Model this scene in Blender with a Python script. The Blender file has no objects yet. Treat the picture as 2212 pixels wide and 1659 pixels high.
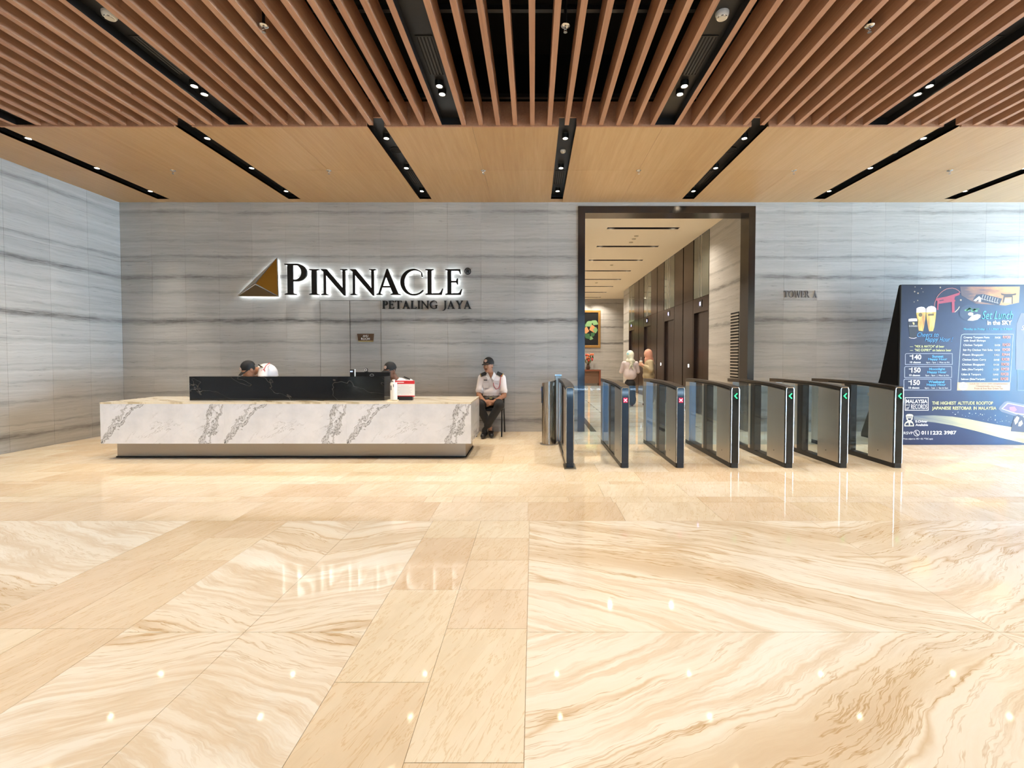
import bpy, bmesh, math, random
import numpy as np
from mathutils import Vector, Matrix, Euler
random.seed(7)
SC = bpy.context.scene
COL = SC.collection

# ------------------------------------------------------------------ camera
FPX, PX0, PY0, CAMH, PITCH = 980.0, 1152.0, 796.66, 1.3, math.radians(1.5)
cam_d = bpy.data.cameras.new('camera'); cam = bpy.data.objects.new('camera', cam_d); COL.objects.link(cam)
cam.location = (0, 0, CAMH); cam.rotation_euler = (math.pi/2 - PITCH, 0, 0)
cam_d.sensor_fit = 'HORIZONTAL'; cam_d.sensor_width = 36.0
cam_d.lens = FPX*36.0/2212
cam_d.shift_x = -(PX0-1106)/2212; cam_d.shift_y = (PY0-829.5)/2212
cam_d.clip_start = 0.02; cam_d.clip_end = 300
SC.camera = cam
def at(px, py, Y):                      # a pixel measured in the photograph -> the point on the plane y = Y
    dx = (px-PX0)/FPX; dy = -(py-PY0)/FPX; c, s = math.cos(PITCH), math.sin(PITCH)
    t = Y/(dy*s+c)
    return Vector((dx*t, Y, CAMH+(dy*c-s)*t))

# ------------------------------------------------------------------ world + view
world = bpy.data.worlds.new('world'); SC.world = world; world.use_nodes = True
wn = world.node_tree.nodes; wn['Background'].inputs[0].default_value = (0.56, 0.78, 1.0, 1)
wn['Background'].inputs[1].default_value = 26.0
SC.view_settings.view_transform = 'Standard'; SC.view_settings.look = 'None'
SC.view_settings.gamma = 1.0; SC.view_settings.use_curve_mapping = False
SC.view_settings.exposure = 0.80
WARM = (1.0, 0.88, 0.73)
P_DOWN, P_SLAT, P_CORR = 105.0, 150.0, 92.0
try:
    SC.cycles.use_denoising = True; SC.cycles.max_bounces = 6; SC.cycles.diffuse_bounces = 3; SC.cycles.use_adaptive_sampling = True; SC.cycles.adaptive_threshold = 0.1; SC.cycles.adaptive_min_samples = 16
    SC.cycles.glossy_bounces = 3; SC.cycles.transparent_max_bounces = 20; SC.cycles.sample_clamp_indirect = 6.0
    SC.cycles.caustics_reflective = False; SC.cycles.caustics_refractive = False
except Exception: pass

# ------------------------------------------------------------------ helpers
def lin(c): c /= 255.0; return c/12.92 if c <= 0.04045 else ((c+0.055)/1.055)**2.4
def C(r, g, b): return (lin(r), lin(g), lin(b), 1.0)
MATS = {}
def mat(name, col, rough=0.5, metal=0.0, emit=0.0, spec=0.5, coat=0.0):
    if name in MATS: return MATS[name]
    m = bpy.data.materials.new(name); m.use_nodes = True; MATS[name] = m
    b = m.node_tree.nodes['Principled BSDF']
    b.inputs['Base Color'].default_value = col; b.inputs['Roughness'].default_value = rough
    b.inputs['Metallic'].default_value = metal; b.inputs['Specular IOR Level'].default_value = spec
    b.inputs['Coat Weight'].default_value = coat
    if emit:
        b.inputs['Emission Color'].default_value = col; b.inputs['Emission Strength'].default_value = emit
    return m
class NT:
    """small node-tree writer"""
    def __init__(s, m): s.m = m; s.t = m.node_tree; s.b = s.t.nodes['Principled BSDF']
    def n(s, kind, **kw):
        x = s.t.nodes.new(kind)
        for k, v in kw.items(): setattr(x, k, v)
        return x
    def l(s, a, b): s.t.links.new(a, b)
    def val(s, x, i):
        if isinstance(x, (int, float)): i.default_value = x
        elif isinstance(x, tuple): i.default_value = x
        else: s.l(x, i)
    def math(s, op, a, b=0.0, c=None, clamp=False):
        x = s.n('ShaderNodeMath', operation=op, use_clamp=clamp); s.val(a, x.inputs[0]); s.val(b, x.inputs[1])
        if c is not None: s.val(c, x.inputs[2])
        return x.outputs[0]
    def pos(s):
        sp = s.n('ShaderNodeSeparateXYZ'); s.l(s.n('ShaderNodeNewGeometry').outputs['Position'], sp.inputs[0]); return sp.outputs
    def obj(s):
        sp = s.n('ShaderNodeSeparateXYZ'); s.l(s.n('ShaderNodeTexCoord').outputs['Object'], sp.inputs[0]); return sp.outputs
    def xyz(s, a, b, c):
        x = s.n('ShaderNodeCombineXYZ'); s.val(a, x.inputs[0]); s.val(b, x.inputs[1]); s.val(c, x.inputs[2]); return x.outputs[0]
    def noise(s, v, scale=1.0, detail=4.0, rough=0.55, dist=0.0):
        x = s.n('ShaderNodeTexNoise'); s.l(v, x.inputs['Vector']); x.inputs['Scale'].default_value = scale
        x.inputs['Detail'].default_value = min(detail, 4.0); x.inputs['Roughness'].default_value = rough; x.inputs['Distortion'].default_value = dist
        return x.outputs[0]
    def ramp(s, f, stops, interp='LINEAR'):
        x = s.n('ShaderNodeValToRGB'); s.val(f, x.inputs[0]); r = x.color_ramp; r.interpolation = interp
        cc = lambda c: c if isinstance(c, tuple) else (c, c, c, 1)
        e0, e1 = r.elements[0], r.elements[1]
        e0.position = stops[0][0]; e0.color = cc(stops[0][1]); e1.position = stops[-1][0]; e1.color = cc(stops[-1][1])
        for p, c in stops[1:-1]:
            e = r.elements.new(p); e.color = cc(c)
        return x.outputs[0]
    def mix(s, f, a, b, mode='MIX'):
        x = s.n('ShaderNodeMix', data_type='RGBA', blend_type=mode, clamp_factor=True); s.val(f, x.inputs[0]); s.val(a, x.inputs[6]); s.val(b, x.inputs[7]); return x.outputs[2]
    def rnd(s): return s.n('ShaderNodeObjectInfo').outputs['Random']
    def color(s, c): s.l(c, s.b.inputs['Base Color'])
    def bump(s, h, strength=0.1, dist=0.01):
        x = s.n('ShaderNodeBump'); x.inputs['Strength'].default_value = strength; x.inputs['Distance'].default_value = dist
        s.l(h, x.inputs['Height']); s.l(x.outputs[0], s.b.inputs['Normal'])

I4 = Matrix.Identity(4)
WM = {}
def link(o, parent=None, world_coords=True):
    COL.objects.link(o); WM[o.name] = Matrix.Translation(o.location) if o.type == 'EMPTY' else I4
    if parent is not None:
        o.parent = parent
        if world_coords: o.matrix_parent_inverse = WM[parent.name].inverted()
    return o
def tag(o, label=None, cat=None, group=None, kind=None):
    if label: o['label'] = label
    if cat: o['category'] = cat
    if group: o['group'] = group
    if kind: o['kind'] = kind
    return o
def empty(name, loc=(0, 0, 0), label=None, cat=None, group=None, kind=None):
    o = bpy.data.objects.new(name, None); o.location = loc; o.empty_display_size = 0.05
    link(o); return tag(o, label, cat, group, kind)
class MB:
    def __init__(s): s.v = []; s.f = []; s.mi = []
    def add(s, vs, fs, mi=0):
        k = len(s.v); s.v += [tuple(v) for v in vs]; s.f += [tuple(i+k for i in f) for f in fs]; s.mi += [mi]*len(fs); return s
    def box(s, x0, x1, y0, y1, z0, z1, mi=0):
        return s.add([(x0,y0,z0),(x1,y0,z0),(x1,y1,z0),(x0,y1,z0),(x0,y0,z1),(x1,y0,z1),(x1,y1,z1),(x0,y1,z1)],
                     [(3,2,1,0),(4,5,6,7),(0,1,5,4),(1,2,6,5),(2,3,7,6),(3,0,4,7)], mi)
    def prism(s, pts, a, b, axis='Y', mi=0):
        """polygon pts (u,v) swept from a to b along axis; for Y: u=x v=z, for X: u=y v=z, for Z: u=x v=y"""
        n = len(pts)
        def q(u, v, w): return {'Y': (u, w, v), 'X': (w, u, v), 'Z': (u, v, w)}[axis]
        vs = [q(u, v, a) for u, v in pts]+[q(u, v, b) for u, v in pts]
        fs = [tuple(range(n)), tuple(range(2*n-1, n-1, -1))]+[(i, i+n, (i+1) % n+n, (i+1) % n) for i in range(n)]
        return s.add(vs, fs, mi)
    def lathe(s, prof, c=(0, 0, 0), n=24, mi=0, M=None):
        """prof: [(r,z)]; closed at axis when r=0"""
        vs = []; fs = []; rings = []
        for r, z in prof:
            if r <= 1e-6: rings.append([len(vs)]); vs.append((0, 0, z))
            else:
                rings.append(list(range(len(vs), len(vs)+n)))
                vs += [(r*math.cos(2*math.pi*i/n), r*math.sin(2*math.pi*i/n), z) for i in range(n)]
        for A, B in zip(rings, rings[1:]):
            for i in range(n):
                j = (i+1) % n
                if len(A) == 1 and len(B) == 1: continue
                if len(A) == 1: fs.append((A[0], B[j], B[i]))
                elif len(B) == 1: fs.append((A[i], A[j], B[0]))
                else: fs.append((A[i], A[j], B[j], B[i]))
        if M is not None: vs = [tuple(M @ Vector(v)) for v in vs]
        return s.add([(x+c[0], y+c[1], z+c[2]) for x, y, z in vs], fs, mi)
    def tube(s, pts, r, n=8, mi=0, closed=False):
        pts = [Vector(p) for p in pts]; rs = r if isinstance(r, (list, tuple)) else [r]*len(pts)
        vs = []; fs = []; m = len(pts); prev = None
        for i, p in enumerate(pts):
            a = pts[(i-1) % m] if (closed or i > 0) else p; b = pts[(i+1) % m] if (closed or i < m-1) else p
            d = (b-a).normalized()
            if prev is None:
                u = d.orthogonal().normalized()
            else:
                u = (prev - d*prev.dot(d)).normalized()
            prev = u; w = d.cross(u)
            vs += [p+(u*math.cos(2*math.pi*k/n)+w*math.sin(2*math.pi*k/n))*rs[i] for k in range(n)]
        for i in range(m if closed else m-1):
            for k in range(n):
                j = (i+1) % m; fs.append((i*n+k, i*n+(k+1) % n, j*n+(k+1) % n, j*n+k))
        if not closed: fs += [tuple(range(n-1, -1, -1)), tuple((m-1)*n+k for k in range(n))]
        return s.add(vs, fs, mi)
    def mesh(s, name, mats, smooth=False, bevel=0.0, seg=2):
        me = bpy.data.meshes.new(name); me.from_pydata(s.v, [], s.f)
        for m in (mats if isinstance(mats, (list, tuple)) else [mats]): me.materials.append(m)
        me.polygons.foreach_set('material_index', s.mi)
        bm = bmesh.new(); bm.from_mesh(me)
        bmesh.ops.recalc_face_normals(bm, faces=bm.faces)
        if bevel > 0:
            bmesh.ops.bevel(bm, geom=[e for e in bm.edges], offset=bevel, segments=seg, affect='EDGES', profile=0.5, clamp_overlap=True)
        bm.to_mesh(me); bm.free()
        if smooth:
            me.polygons.foreach_set('use_smooth', [True]*len(me.polygons))
            try: me.set_sharp_from_angle(angle=math.radians(40))
            except Exception: pass
        me.update(); return me
    def build(s, name, mats, parent=None, smooth=False, bevel=0.0, seg=2, wc=True):
        return link(bpy.data.objects.new(name, s.mesh(name, mats, smooth, bevel, seg)), parent, wc)
def box(name, x0, x1, y0, y1, z0, z1, m, parent=None, bevel=0.0, wc=True, seg=2):
    return MB().box(x0, x1, y0, y1, z0, z1).build(name, m, parent, bevel=bevel, wc=wc, seg=seg)
def share(name, me, parent=None, loc=(0, 0, 0), rot=None, wc=True):
    o = bpy.data.objects.new(name, me); o.location = loc
    if rot: o.rotation_euler = rot
    link(o, parent, wc); return o
def copy_tree(o, parent=None):
    c = o.copy(); COL.objects.link(c); c.parent = parent; WM[c.name] = I4
    for ch in list(o.children): copy_tree(ch, c)
    return c
def lamp(name, kind, loc, power, col, parent=None, aim=None, size=0.05, angle=100, blend=0.6):
    d = bpy.data.lights.new(name, kind); d.energy = power; d.color = col
    if kind == 'SPOT': d.spot_size = math.radians(angle); d.spot_blend = blend
    d.shadow_soft_size = size
    o = bpy.data.objects.new(name, d); o.location = loc
    if aim is not None:
        o.rotation_euler = (Vector(aim)-Vector(loc)).to_track_quat('-Z', 'Y').to_euler()
    link(o, parent); return o

# curves and lettering: collected, converted to meshes in one go at the end
PEND = []
ROTF = Matrix.Rotation(math.pi/2, 4, 'X')               # local xy plane -> a plane facing the camera (-Y)
def text(name, s, box_, Y, m, parent, ext=0.0015, bold=0.0, shear=0.0, rot=0.0, keep=False):
    """lettering whose ink fills box_=(x0,x1,z0,z1) on the plane y=Y, facing -Y"""
    cu = bpy.data.curves.new(name, 'FONT'); cu.body = s; cu.extrude = ext; cu.offset = bold; cu.shear = shear; cu.size = 1.0
    cu.resolution_u = 3; cu.materials.append(m)
    PEND.append((name, cu, box_, Y, parent, rot, keep))
def shape(name, loops, box_, Y, m, parent, ext=0.0015, offset=0.0):
    """flat outline (first loop) with holes, fitted like text; box_ None keeps the loops' own x,z"""
    cu = bpy.data.curves.new(name, 'CURVE'); cu.dimensions = '2D'; cu.fill_mode = 'BOTH'; cu.extrude = ext; cu.offset = offset
    cu.materials.append(m)
    for lp in loops:
        sp = cu.splines.new('POLY'); sp.points.add(len(lp)-1); sp.use_cyclic_u = True
        for p, q in zip(sp.points, lp): p.co = (q[0], q[1], 0, 1)
    PEND.append((name, cu, box_, Y, parent, 0.0, False))
def flush_curves():
    obs = []
    for name, cu, *r in PEND:
        o = bpy.data.objects.new('tmp', cu); COL.objects.link(o); obs.append(o)
    dg = bpy.context.evaluated_depsgraph_get(); dg.update()
    for (name, cu, bx, Y, parent, rot, keep), o in zip(PEND, obs):
        me = bpy.data.meshes.new_from_object(o.evaluated_get(dg)); me.name = name
        n = len(me.vertices); co = np.empty(n*3); me.vertices.foreach_get('co', co); co = co.reshape(-1, 3)
        if bx is not None and n:
            x0, x1, z0, z1 = bx; a, b = co.min(0), co.max(0)
            sx = (x1-x0)/max(b[0]-a[0], 1e-6); sz = (z1-z0)/max(b[1]-a[1], 1e-6)
            if keep: sx = sz = min(sx, sz)
            u = (co[:, 0]-(a[0]+b[0])/2)*sx; w = (co[:, 1]-(a[1]+b[1])/2)*sz
            c, s = math.cos(rot), math.sin(rot)
            co[:, 0], co[:, 1] = (x0+x1)/2+u*c-w*s, (z0+z1)/2+u*s+w*c
        out = np.stack([co[:, 0], Y-co[:, 2], co[:, 1]], 1)
        me.vertices.foreach_set('co', out.ravel()); me.update()
        bm = bmesh.new(); bm.from_mesh(me); bmesh.ops.remove_doubles(bm, verts=bm.verts, dist=1e-5)
        bmesh.ops.recalc_face_normals(bm, faces=bm.faces); bm.to_mesh(me); bm.free()
        link(bpy.data.objects.new(name, me), parent)
    for o in obs: bpy.data.objects.remove(o)
    PEND.clear()
def arc(cx, cy, rx, ry, a0, a1, n=16):
    return [(cx+rx*math.cos(math.radians(a0+(a1-a0)*i/n)), cy+ry*math.sin(math.radians(a0+(a1-a0)*i/n))) for i in range(n+1)]

# ------------------------------------------------------------------ materials
def stone_mat():
    m = mat('vein_stone', C(170, 166, 160), 0.32); t = NT(m); x, y, z = t.pos()
    along = t.math('ADD', x, y)
    wob = t.noise(t.xyz(t.math('MULTIPLY', along, 0.45), 0.0, t.math('MULTIPLY', z, 1.2)), 1.0, 3.0)
    wob2 = t.noise(t.xyz(t.math('MULTIPLY', along, 5.0), 0.0, t.math('MULTIPLY', z, 12.0)), 1.0, 3.0)
    zz = t.math('ADD', z, t.math('ADD', t.math('MULTIPLY', t.math('SUBTRACT', wob, 0.5), 0.12), t.math('MULTIPLY', t.math('SUBTRACT', wob2, 0.5), 0.06)))
    f = t.math('DIVIDE', zz, 4.0)
    bands = []
    for zc, w, d in ((0.20, .09, .25), (0.36, .03, .6), (0.68, .045, .52), (1.12, .035, .7), (1.55, .05, .55), (1.93, .085, .10), (2.07, .03, .7), (2.42, .035, .7), (2.68, .07, .18), (3.03, .045, .45), (3.3, .05, .7), (3.78, .06, .45)):
        bands += [((zc-w)/4, 1.0), (zc/4, d), ((zc+w*.8)/4, 1.0)]
    lo = t.ramp(f, [(0.0, .9)]+bands[0:15]+[(0.49, 1.0)]); hi = t.ramp(f, [(0.45, 1.0)]+bands[15:36]+[(1.0, .9)])
    band = t.math('MULTIPLY', lo, hi)
    # the bands fade in and out along the wall
    patch = t.noise(t.xyz(t.math('MULTIPLY', along, 0.9), 3.0, t.math('MULTIPLY', z, 3.0)), 1.0, 3.0)
    pf = t.ramp(patch, [(0.30, .45), (0.55, 1.0)])
    band = t.math('SUBTRACT', 1.0, t.math('MULTIPLY', t.math('SUBTRACT', 1.0, band), pf))
    streak = t.noise(t.xyz(t.math('MULTIPLY', along, 3.2), 5.0, t.math('MULTIPLY', z, 70.0)), 1.0, 5.0, 0.7)
    band = t.math('SUBTRACT', 1.0, t.math('MULTIPLY', t.math('SUBTRACT', 1.0, band), t.ramp(streak, [(0.36, .25), (0.56, 1.0)])))
    fine = t.noise(t.xyz(t.math('MULTIPLY', along, 1.1), 0.0, t.math('MULTIPLY', zz, 34.0)), 1.0, 6.0, 0.62)
    mid = t.noise(t.xyz(t.math('MULTIPLY', along, 0.35), 7.0, t.math('MULTIPLY', zz, 7.0)), 1.0, 4.0, 0.55)
    crack = t.noise(t.xyz(t.math('MULTIPLY', along, 2.6), 11.0, t.math('MULTIPLY', zz, 46.0)), 1.0, 5.0, 0.7)
    ck = t.ramp(crack, [(0.30, .62), (0.40, 1.0)])
    v = t.math('ADD', t.math('MULTIPLY', t.math('SUBTRACT', fine, 0.5), 0.50), t.math('MULTIPLY', t.math('SUBTRACT', mid, 0.5), 0.45))
    col = t.ramp(t.math('ADD', v, 0.5), [(0.18, C(136, 134, 131)), (0.42, C(172, 170, 166)), (0.6, C(188, 186, 182)), (0.85, C(208, 206, 202))])
    col = t.mix(1.0, col, t.mix(band, C(66, 64, 64), (1, 1, 1, 1)), 'MULTIPLY')
    col = t.mix(1.0, col, ck, 'MULTIPLY')
    r = t.math('ADD', 0.95, t.math('MULTIPLY', t.rnd(), 0.08))
    col = t.mix(1.0, col, t.xyz(r, r, r), 'MULTIPLY')
    t.color(col); return m
STONE = stone_mat()
def wood_mat(name, a, b, c, axis='Y', rough=0.45, fine=60.0):
    m = mat(name, a, rough); t = NT(m); x, y, z = t.pos()
    k = (x, y, z)
    sc = {'Y': (fine, 1.6, fine), 'X': (1.6, fine, fine)}[axis]
    v = t.xyz(*[t.math('MULTIPLY', q, s) for q, s in zip(k, sc)])
    n1 = t.noise(v, 1.0, 5.0, 0.6); n2 = t.noise(t.xyz(*[t.math('MULTIPLY', q, s*0.08) for q, s in zip(k, sc)]), 1.0, 3.0)
    f = t.math('ADD', t.math('MULTIPLY', n1, 0.55), t.math('MULTIPLY', n2, 0.45))
    r = t.math('ADD', f, t.math('MULTIPLY', t.math('SUBTRACT', t.rnd(), 0.5), 0.14))
    t.color(t.ramp(r, [(0.25, a), (0.5, b), (0.75, c)])); return m
SLATWOOD = wood_mat('slat_wood', C(150, 106, 80), C(172, 128, 99), C(190, 149, 120))
VENEER = wood_mat('ceiling_veneer', C(174, 136, 90), C(186, 150, 104), C(198, 164, 120), fine=30.0, rough=0.38)
def plain_marble():
    m = mat('cream_marble', C(226, 208, 178), 0.055); t = NT(m); x, y, z = t.pos(); rr = t.rnd()
    ox = t.math('MULTIPLY', rr, 37.0)
    u = t.math('ADD', t.math('MULTIPLY', x, 0.94), t.math('MULTIPLY', y, -0.34)); w = t.math('ADD', t.math('MULTIPLY', x, 0.34), t.math('MULTIPLY', y, 0.94))
    n1 = t.noise(t.xyz(t.math('MULTIPLY', u, 22.0), t.math('MULTIPLY', w, 3.2), ox), 1.0, 5.0, 0.65, 0.4)
    n2 = t.noise(t.xyz(t.math('MULTIPLY', u, 2.6), t.math('MULTIPLY', w, 1.3), ox), 1.0, 4.0, 0.6)
    vein = t.ramp(t.math('ABSOLUTE', t.math('SUBTRACT', n1, 0.5)), [(0.0, (.88, .80, .68, 1)), (0.022, 1.0)])
    f = t.math('ADD', t.math('MULTIPLY', n2, 0.7), t.math('MULTIPLY', n1, 0.3))
    col = t.ramp(f, [(0.3, C(226, 209, 182)), (0.5, C(238, 225, 203)), (0.7, C(246, 237, 220))])
    # each tile has a tone of its own
    tone = t.ramp(rr, [(0.0, C(236, 219, 198)), (0.25, C(250, 242, 226)), (0.5, C(255, 253, 244)), (0.75, C(245, 233, 218)), (1.0, C(255, 255, 253))])
    col = t.mix(1.0, col, t.mix(0.75, (1, 1, 1, 1), tone), 'MULTIPLY')
    col = t.mix(1.0, col, vein, 'MULTIPLY')
    t.color(col); return m
PLAIN = plain_marble()
def slab_marble(name, xc, yc, kx, ky, seed, flip=1.0):
    """book-matched slabs: the veining is mirrored at the joints x=xc and y=yc"""
    m = mat(name, C(230, 212, 184), 0.05); t = NT(m); x, y, z = t.pos()
    u = t.math('MULTIPLY', t.math('ABSOLUTE', t.math('SUBTRACT', x, xc)), -flip); v = t.math('ABSOLUTE', t.math('SUBTRACT', y, yc))
    P = t.xyz(u, v, seed)
    big = t.noise(P, 0.7, 3.0, 0.45); big2 = t.noise(t.xyz(t.math('ADD', u, 9.0), v, seed), 3.4, 5.0, 0.6)
    W = t.math('ADD', t.math('MULTIPLY', u, kx), t.math('MULTIPLY', v, ky))
    L = t.math('ADD', t.math('MULTIPLY', u, ky), t.math('MULTIPLY', v, -kx))
    W = t.math('ADD', W, t.math('ADD', t.math('MULTIPLY', t.math('SUBTRACT', big, 0.5), 0.45), t.math('MULTIPLY', t.math('SUBTRACT', big2, 0.5), 0.08)))
    s1 = t.noise(t.xyz(t.math('MULTIPLY', W, 2.6), t.math('MULTIPLY', L, 0.30), seed), 1.0, 3.0, 0.5)
    s2 = t.noise(t.xyz(t.math('MULTIPLY', W, 16.0), t.math('MULTIPLY', L, 0.9), seed+3), 1.0, 6.0, 0.68)
    s3 = t.noise(t.xyz(t.math('MULTIPLY', W, 60.0), t.math('MULTIPLY', L, 5.0), seed+5), 1.0, 4.0, 0.7)
    f = t.math('ADD', t.math('MULTIPLY', s1, 0.72), t.math('ADD', t.math('MULTIPLY', s2, 0.2), t.math('MULTIPLY', s3, 0.08)))
    col = t.ramp(f, [(0.28, C(214, 189, 156)), (0.38, C(227, 208, 178)), (0.45, C(240, 228, 206)), (0.51, C(245, 236, 218)), (0.56, C(230, 212, 184)), (0.60, C(246, 239, 223)), (0.74, C(250, 246, 235))])
    vein = t.ramp(t.math('ABSOLUTE', t.math('SUBTRACT', s2, 0.5)), [(0.0, (.74, .62, .47, 1)), (0.020, 1.0)])
    msk = t.ramp(s1, [(0.45, 1.0), (0.56, 0.25)])
    col = t.mix(msk, col, t.mix(1.0, col, vein, 'MULTIPLY'))
    edge = t.ramp(t.math('ABSOLUTE', t.math('SUBTRACT', s1, 0.44)), [(0.0, (.82, .71, .57, 1)), (0.014, 1.0)])
    col = t.mix(1.0, col, edge, 'MULTIPLY')
    t.color(col); return m
SLAB_R = slab_marble('bookmatched_marble_right', 2.2, 2.11, 0.42, 0.91, 1.3)
SLAB_L = slab_marble('bookmatched_marble_left', -1.365, 2.11, 0.42, -0.91, 6.1, -1.0)
SLAB_FL = slab_marble('bookmatched_marble_far_left', -4.9, 2.11, 0.42, -0.91, 12.4)
SLAB_RR = slab_marble('bookmatched_marble_far_right', 6.5, 2.11, 0.42, 0.91, 21.7)
JOINT = mat('joint', C(150, 132, 106), 0.6)
STEEL = mat('brushed_steel', C(188, 182, 174), 0.30, 1.0)
def brushed(name, col, rough):
    m = mat(name, col, rough, 1.0); t = NT(m); x, y, z = t.obj()
    n = t.noise(t.xyz(t.math('MULTIPLY', x, 300.0), t.math('MULTIPLY', y, 300.0), t.math('MULTIPLY', z, 3.0)), 1.0, 2.0)
    t.l(t.math('ADD', rough-0.06, t.math('MULTIPLY', n, 0.14)), t.b.inputs['Roughness']); return m
STEEL = brushed('brushed_steel_panel', C(206, 200, 192), 0.38)
CHROME = mat('chrome', C(206, 206, 204), 0.16, 1.0)
BRONZE = mat('dark_bronze_frame', C(84, 80, 78), 0.22, 1.0)
BLACK = mat('black_metal', C(24, 24, 25), 0.35)
MATTEBLACK = mat('matte_black', C(14, 14, 15), 0.75)
BLACKGLOSS = mat('black_gloss', C(12, 12, 14), 0.06)
VOID = mat('black_plenum', C(9, 9, 10), 0.9, spec=0.2)
WHITE = mat('white_plastic', C(238, 236, 230), 0.4)
PLASTER = mat('cream_plaster', C(240, 229, 208), 0.7)
LENS = mat('lamp_lens', (1.0, 0.86, 0.62, 1), 0.4, emit=45.0)
HALO = mat('sign_led', (0.90, 0.97, 1.0, 1), 0.5, emit=7.0)
def glass_mat(name, tint, refl=0.10):
    m = bpy.data.materials.new(name); m.use_nodes = True; t = m.node_tree; t.nodes.clear(); MATS[name] = m
    o = t.nodes.new('ShaderNodeOutputMaterial'); mx = t.nodes.new('ShaderNodeMixShader'); tr = t.nodes.new('ShaderNodeBsdfTransparent'); gl = t.nodes.new('ShaderNodeBsdfGlossy'); lw = t.nodes.new('ShaderNodeFresnel')
    tr.inputs[0].default_value = tint; gl.inputs['Roughness'].default_value = 0.02; lw.inputs[0].default_value = 1.5
    ge = t.nodes.new('ShaderNodeNewGeometry'); sb = t.nodes.new('ShaderNodeMath'); sb.operation = 'SUBTRACT'; sb.inputs[0].default_value = 1.0; t.links.new(ge.outputs['Backfacing'], sb.inputs[1])
    mu = t.nodes.new('ShaderNodeMath'); mu.operation = 'MULTIPLY'; t.links.new(lw.outputs[0], mu.inputs[0]); t.links.new(sb.outputs[0], mu.inputs[1]); t.links.new(mu.outputs[0], mx.inputs[0]); t.links.new(tr.outputs[0], mx.inputs[1]); t.links.new(gl.outputs[0], mx.inputs[2]); t.links.new(mx.outputs[0], o.inputs[0])
    return m
TINTED = glass_mat('daylight_dimming_glass', (0.20, 0.24, 0.27, 1)); GLASS = glass_mat('clear_glass', (0.93, 0.96, 0.97, 1)); GLASSBLUE = glass_mat('blue_glass', (0.80, 0.90, 1.0, 1))
def desk_marble():
    m = mat('white_veined_marble', C(240, 240, 238), 0.12); t = NT(m); x, y, z = t.obj()   # object space: every panel shows the same slab
    n1 = t.noise(t.xyz(x, y, z), 3.0, 6.0, 0.62); n2 = t.noise(t.xyz(t.math('ADD', x, 4.0), y, z), 9.0, 5.0, 0.6)
    d = t.math('ADD', t.math('MULTIPLY', t.math('SUBTRACT', n1, 0.5), 0.30), t.math('MULTIPLY', t.math('SUBTRACT', n2, 0.5), 0.22))
    def vein(px, slope, w, dark):           # thick wandering vein through (px, mid height)
        q = t.math('SUBTRACT', t.math('SUBTRACT', t.math('ADD', x, d), px), t.math('MULTIPLY', t.math('SUBTRACT', z, 0.26), slope))
        return q
    q1 = vein(0.24, 0.95, 0, 0); q2 = vein(1.34, 0.28, 0, 0); q3 = vein(1.47, 0.42, 0, 0); q4 = vein(0.18, 0.8, 0, 0)
    out = None
    for q, w, dk in ((q1, .022, .30), (q4, .010, .35), (q2, .014, .30), (q3, .016, .35)):
        e = t.ramp(t.math('ABSOLUTE', q), [(0.0, .80), (w*.4, .86), (w*.82, dk*.5), (w*1.0, .6), (w*1.25, 1.0)])
        out = e if out is None else t.math('MULTIPLY', out, e)
    # grey cloud between the two right-hand veins
    band = t.math('MULTIPLY', t.ramp(q2, [(0.0, 0.0), (0.02, 1.0)]), t.ramp(q3, [(0.0, 1.0), (0.02, 0.0)]))
    cloud = t.math('MULTIPLY', band, t.ramp(n2, [(0.44, 0.0), (0.6, .45)]))
    n3 = t.noise(t.xyz(t.math('MULTIPLY', x, 1.6), 3.0, z), 7.0, 4.0, 0.55)
    ln = t.ramp(t.math('ABSOLUTE', t.math('SUBTRACT', n3, 0.5)), [(0.0, 1.0), (0.02, 0.0)])
    lines = t.math('MULTIPLY', ln, t.math('MULTIPLY', band, .8))
    # faint diagonal hairlines
    hl = t.noise(t.xyz(t.math('ADD', t.math('MULTIPLY', x, 5.0), t.math('MULTIPLY', z, -7.0)), 2.0, t.math('ADD', t.math('MULTIPLY', x, 1.2), t.math('MULTIPLY', z, 1.6))), 1.0, 6.0, 0.66, 0.5)
    h = t.ramp(t.math('ABSOLUTE', t.math('SUBTRACT', hl, 0.5)), [(0.0, .60), (0.012, 1.0)])
    pm = t.ramp(t.noise(t.xyz(x, y, z), 2.4, 2.0), [(0.5, 0.0), (0.66, 1.0)])
    h = t.math('SUBTRACT', 1.0, t.math('MULTIPLY', t.math('SUBTRACT', 1.0, h), pm))
    tone = t.ramp(n1, [(0.3, C(226, 230, 238)), (0.6, C(242, 245, 252))])
    col = t.mix(1.0, tone, t.math('MULTIPLY', out, h), 'MULTIPLY')
    col = t.mix(cloud, col, C(150, 151, 154)); col = t.mix(lines, col, C(70, 72, 76))
    t.color(col); return m
DESKM = desk_marble()
def black_marble():
    m = mat('black_marble', C(15, 15, 18), 0.10); t = NT(m); x, y, z = t.pos()
    hl = t.noise(t.xyz(t.math('MULTIPLY', x, 0.9), 1.0, t.math('ADD', t.math('MULTIPLY', z, 1.8), t.math('MULTIPLY', x, 0.5))), 1.0, 5.0, 0.6, 0.3)
    h = t.ramp(t.math('ABSOLUTE', t.math('SUBTRACT', hl, 0.5)), [(0.0, .28), (0.003, 0.0)])
    t.color(t.mix(h, C(14, 14, 17), C(150, 146, 138))); return m
BLACKMARBLE = black_marble()
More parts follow.
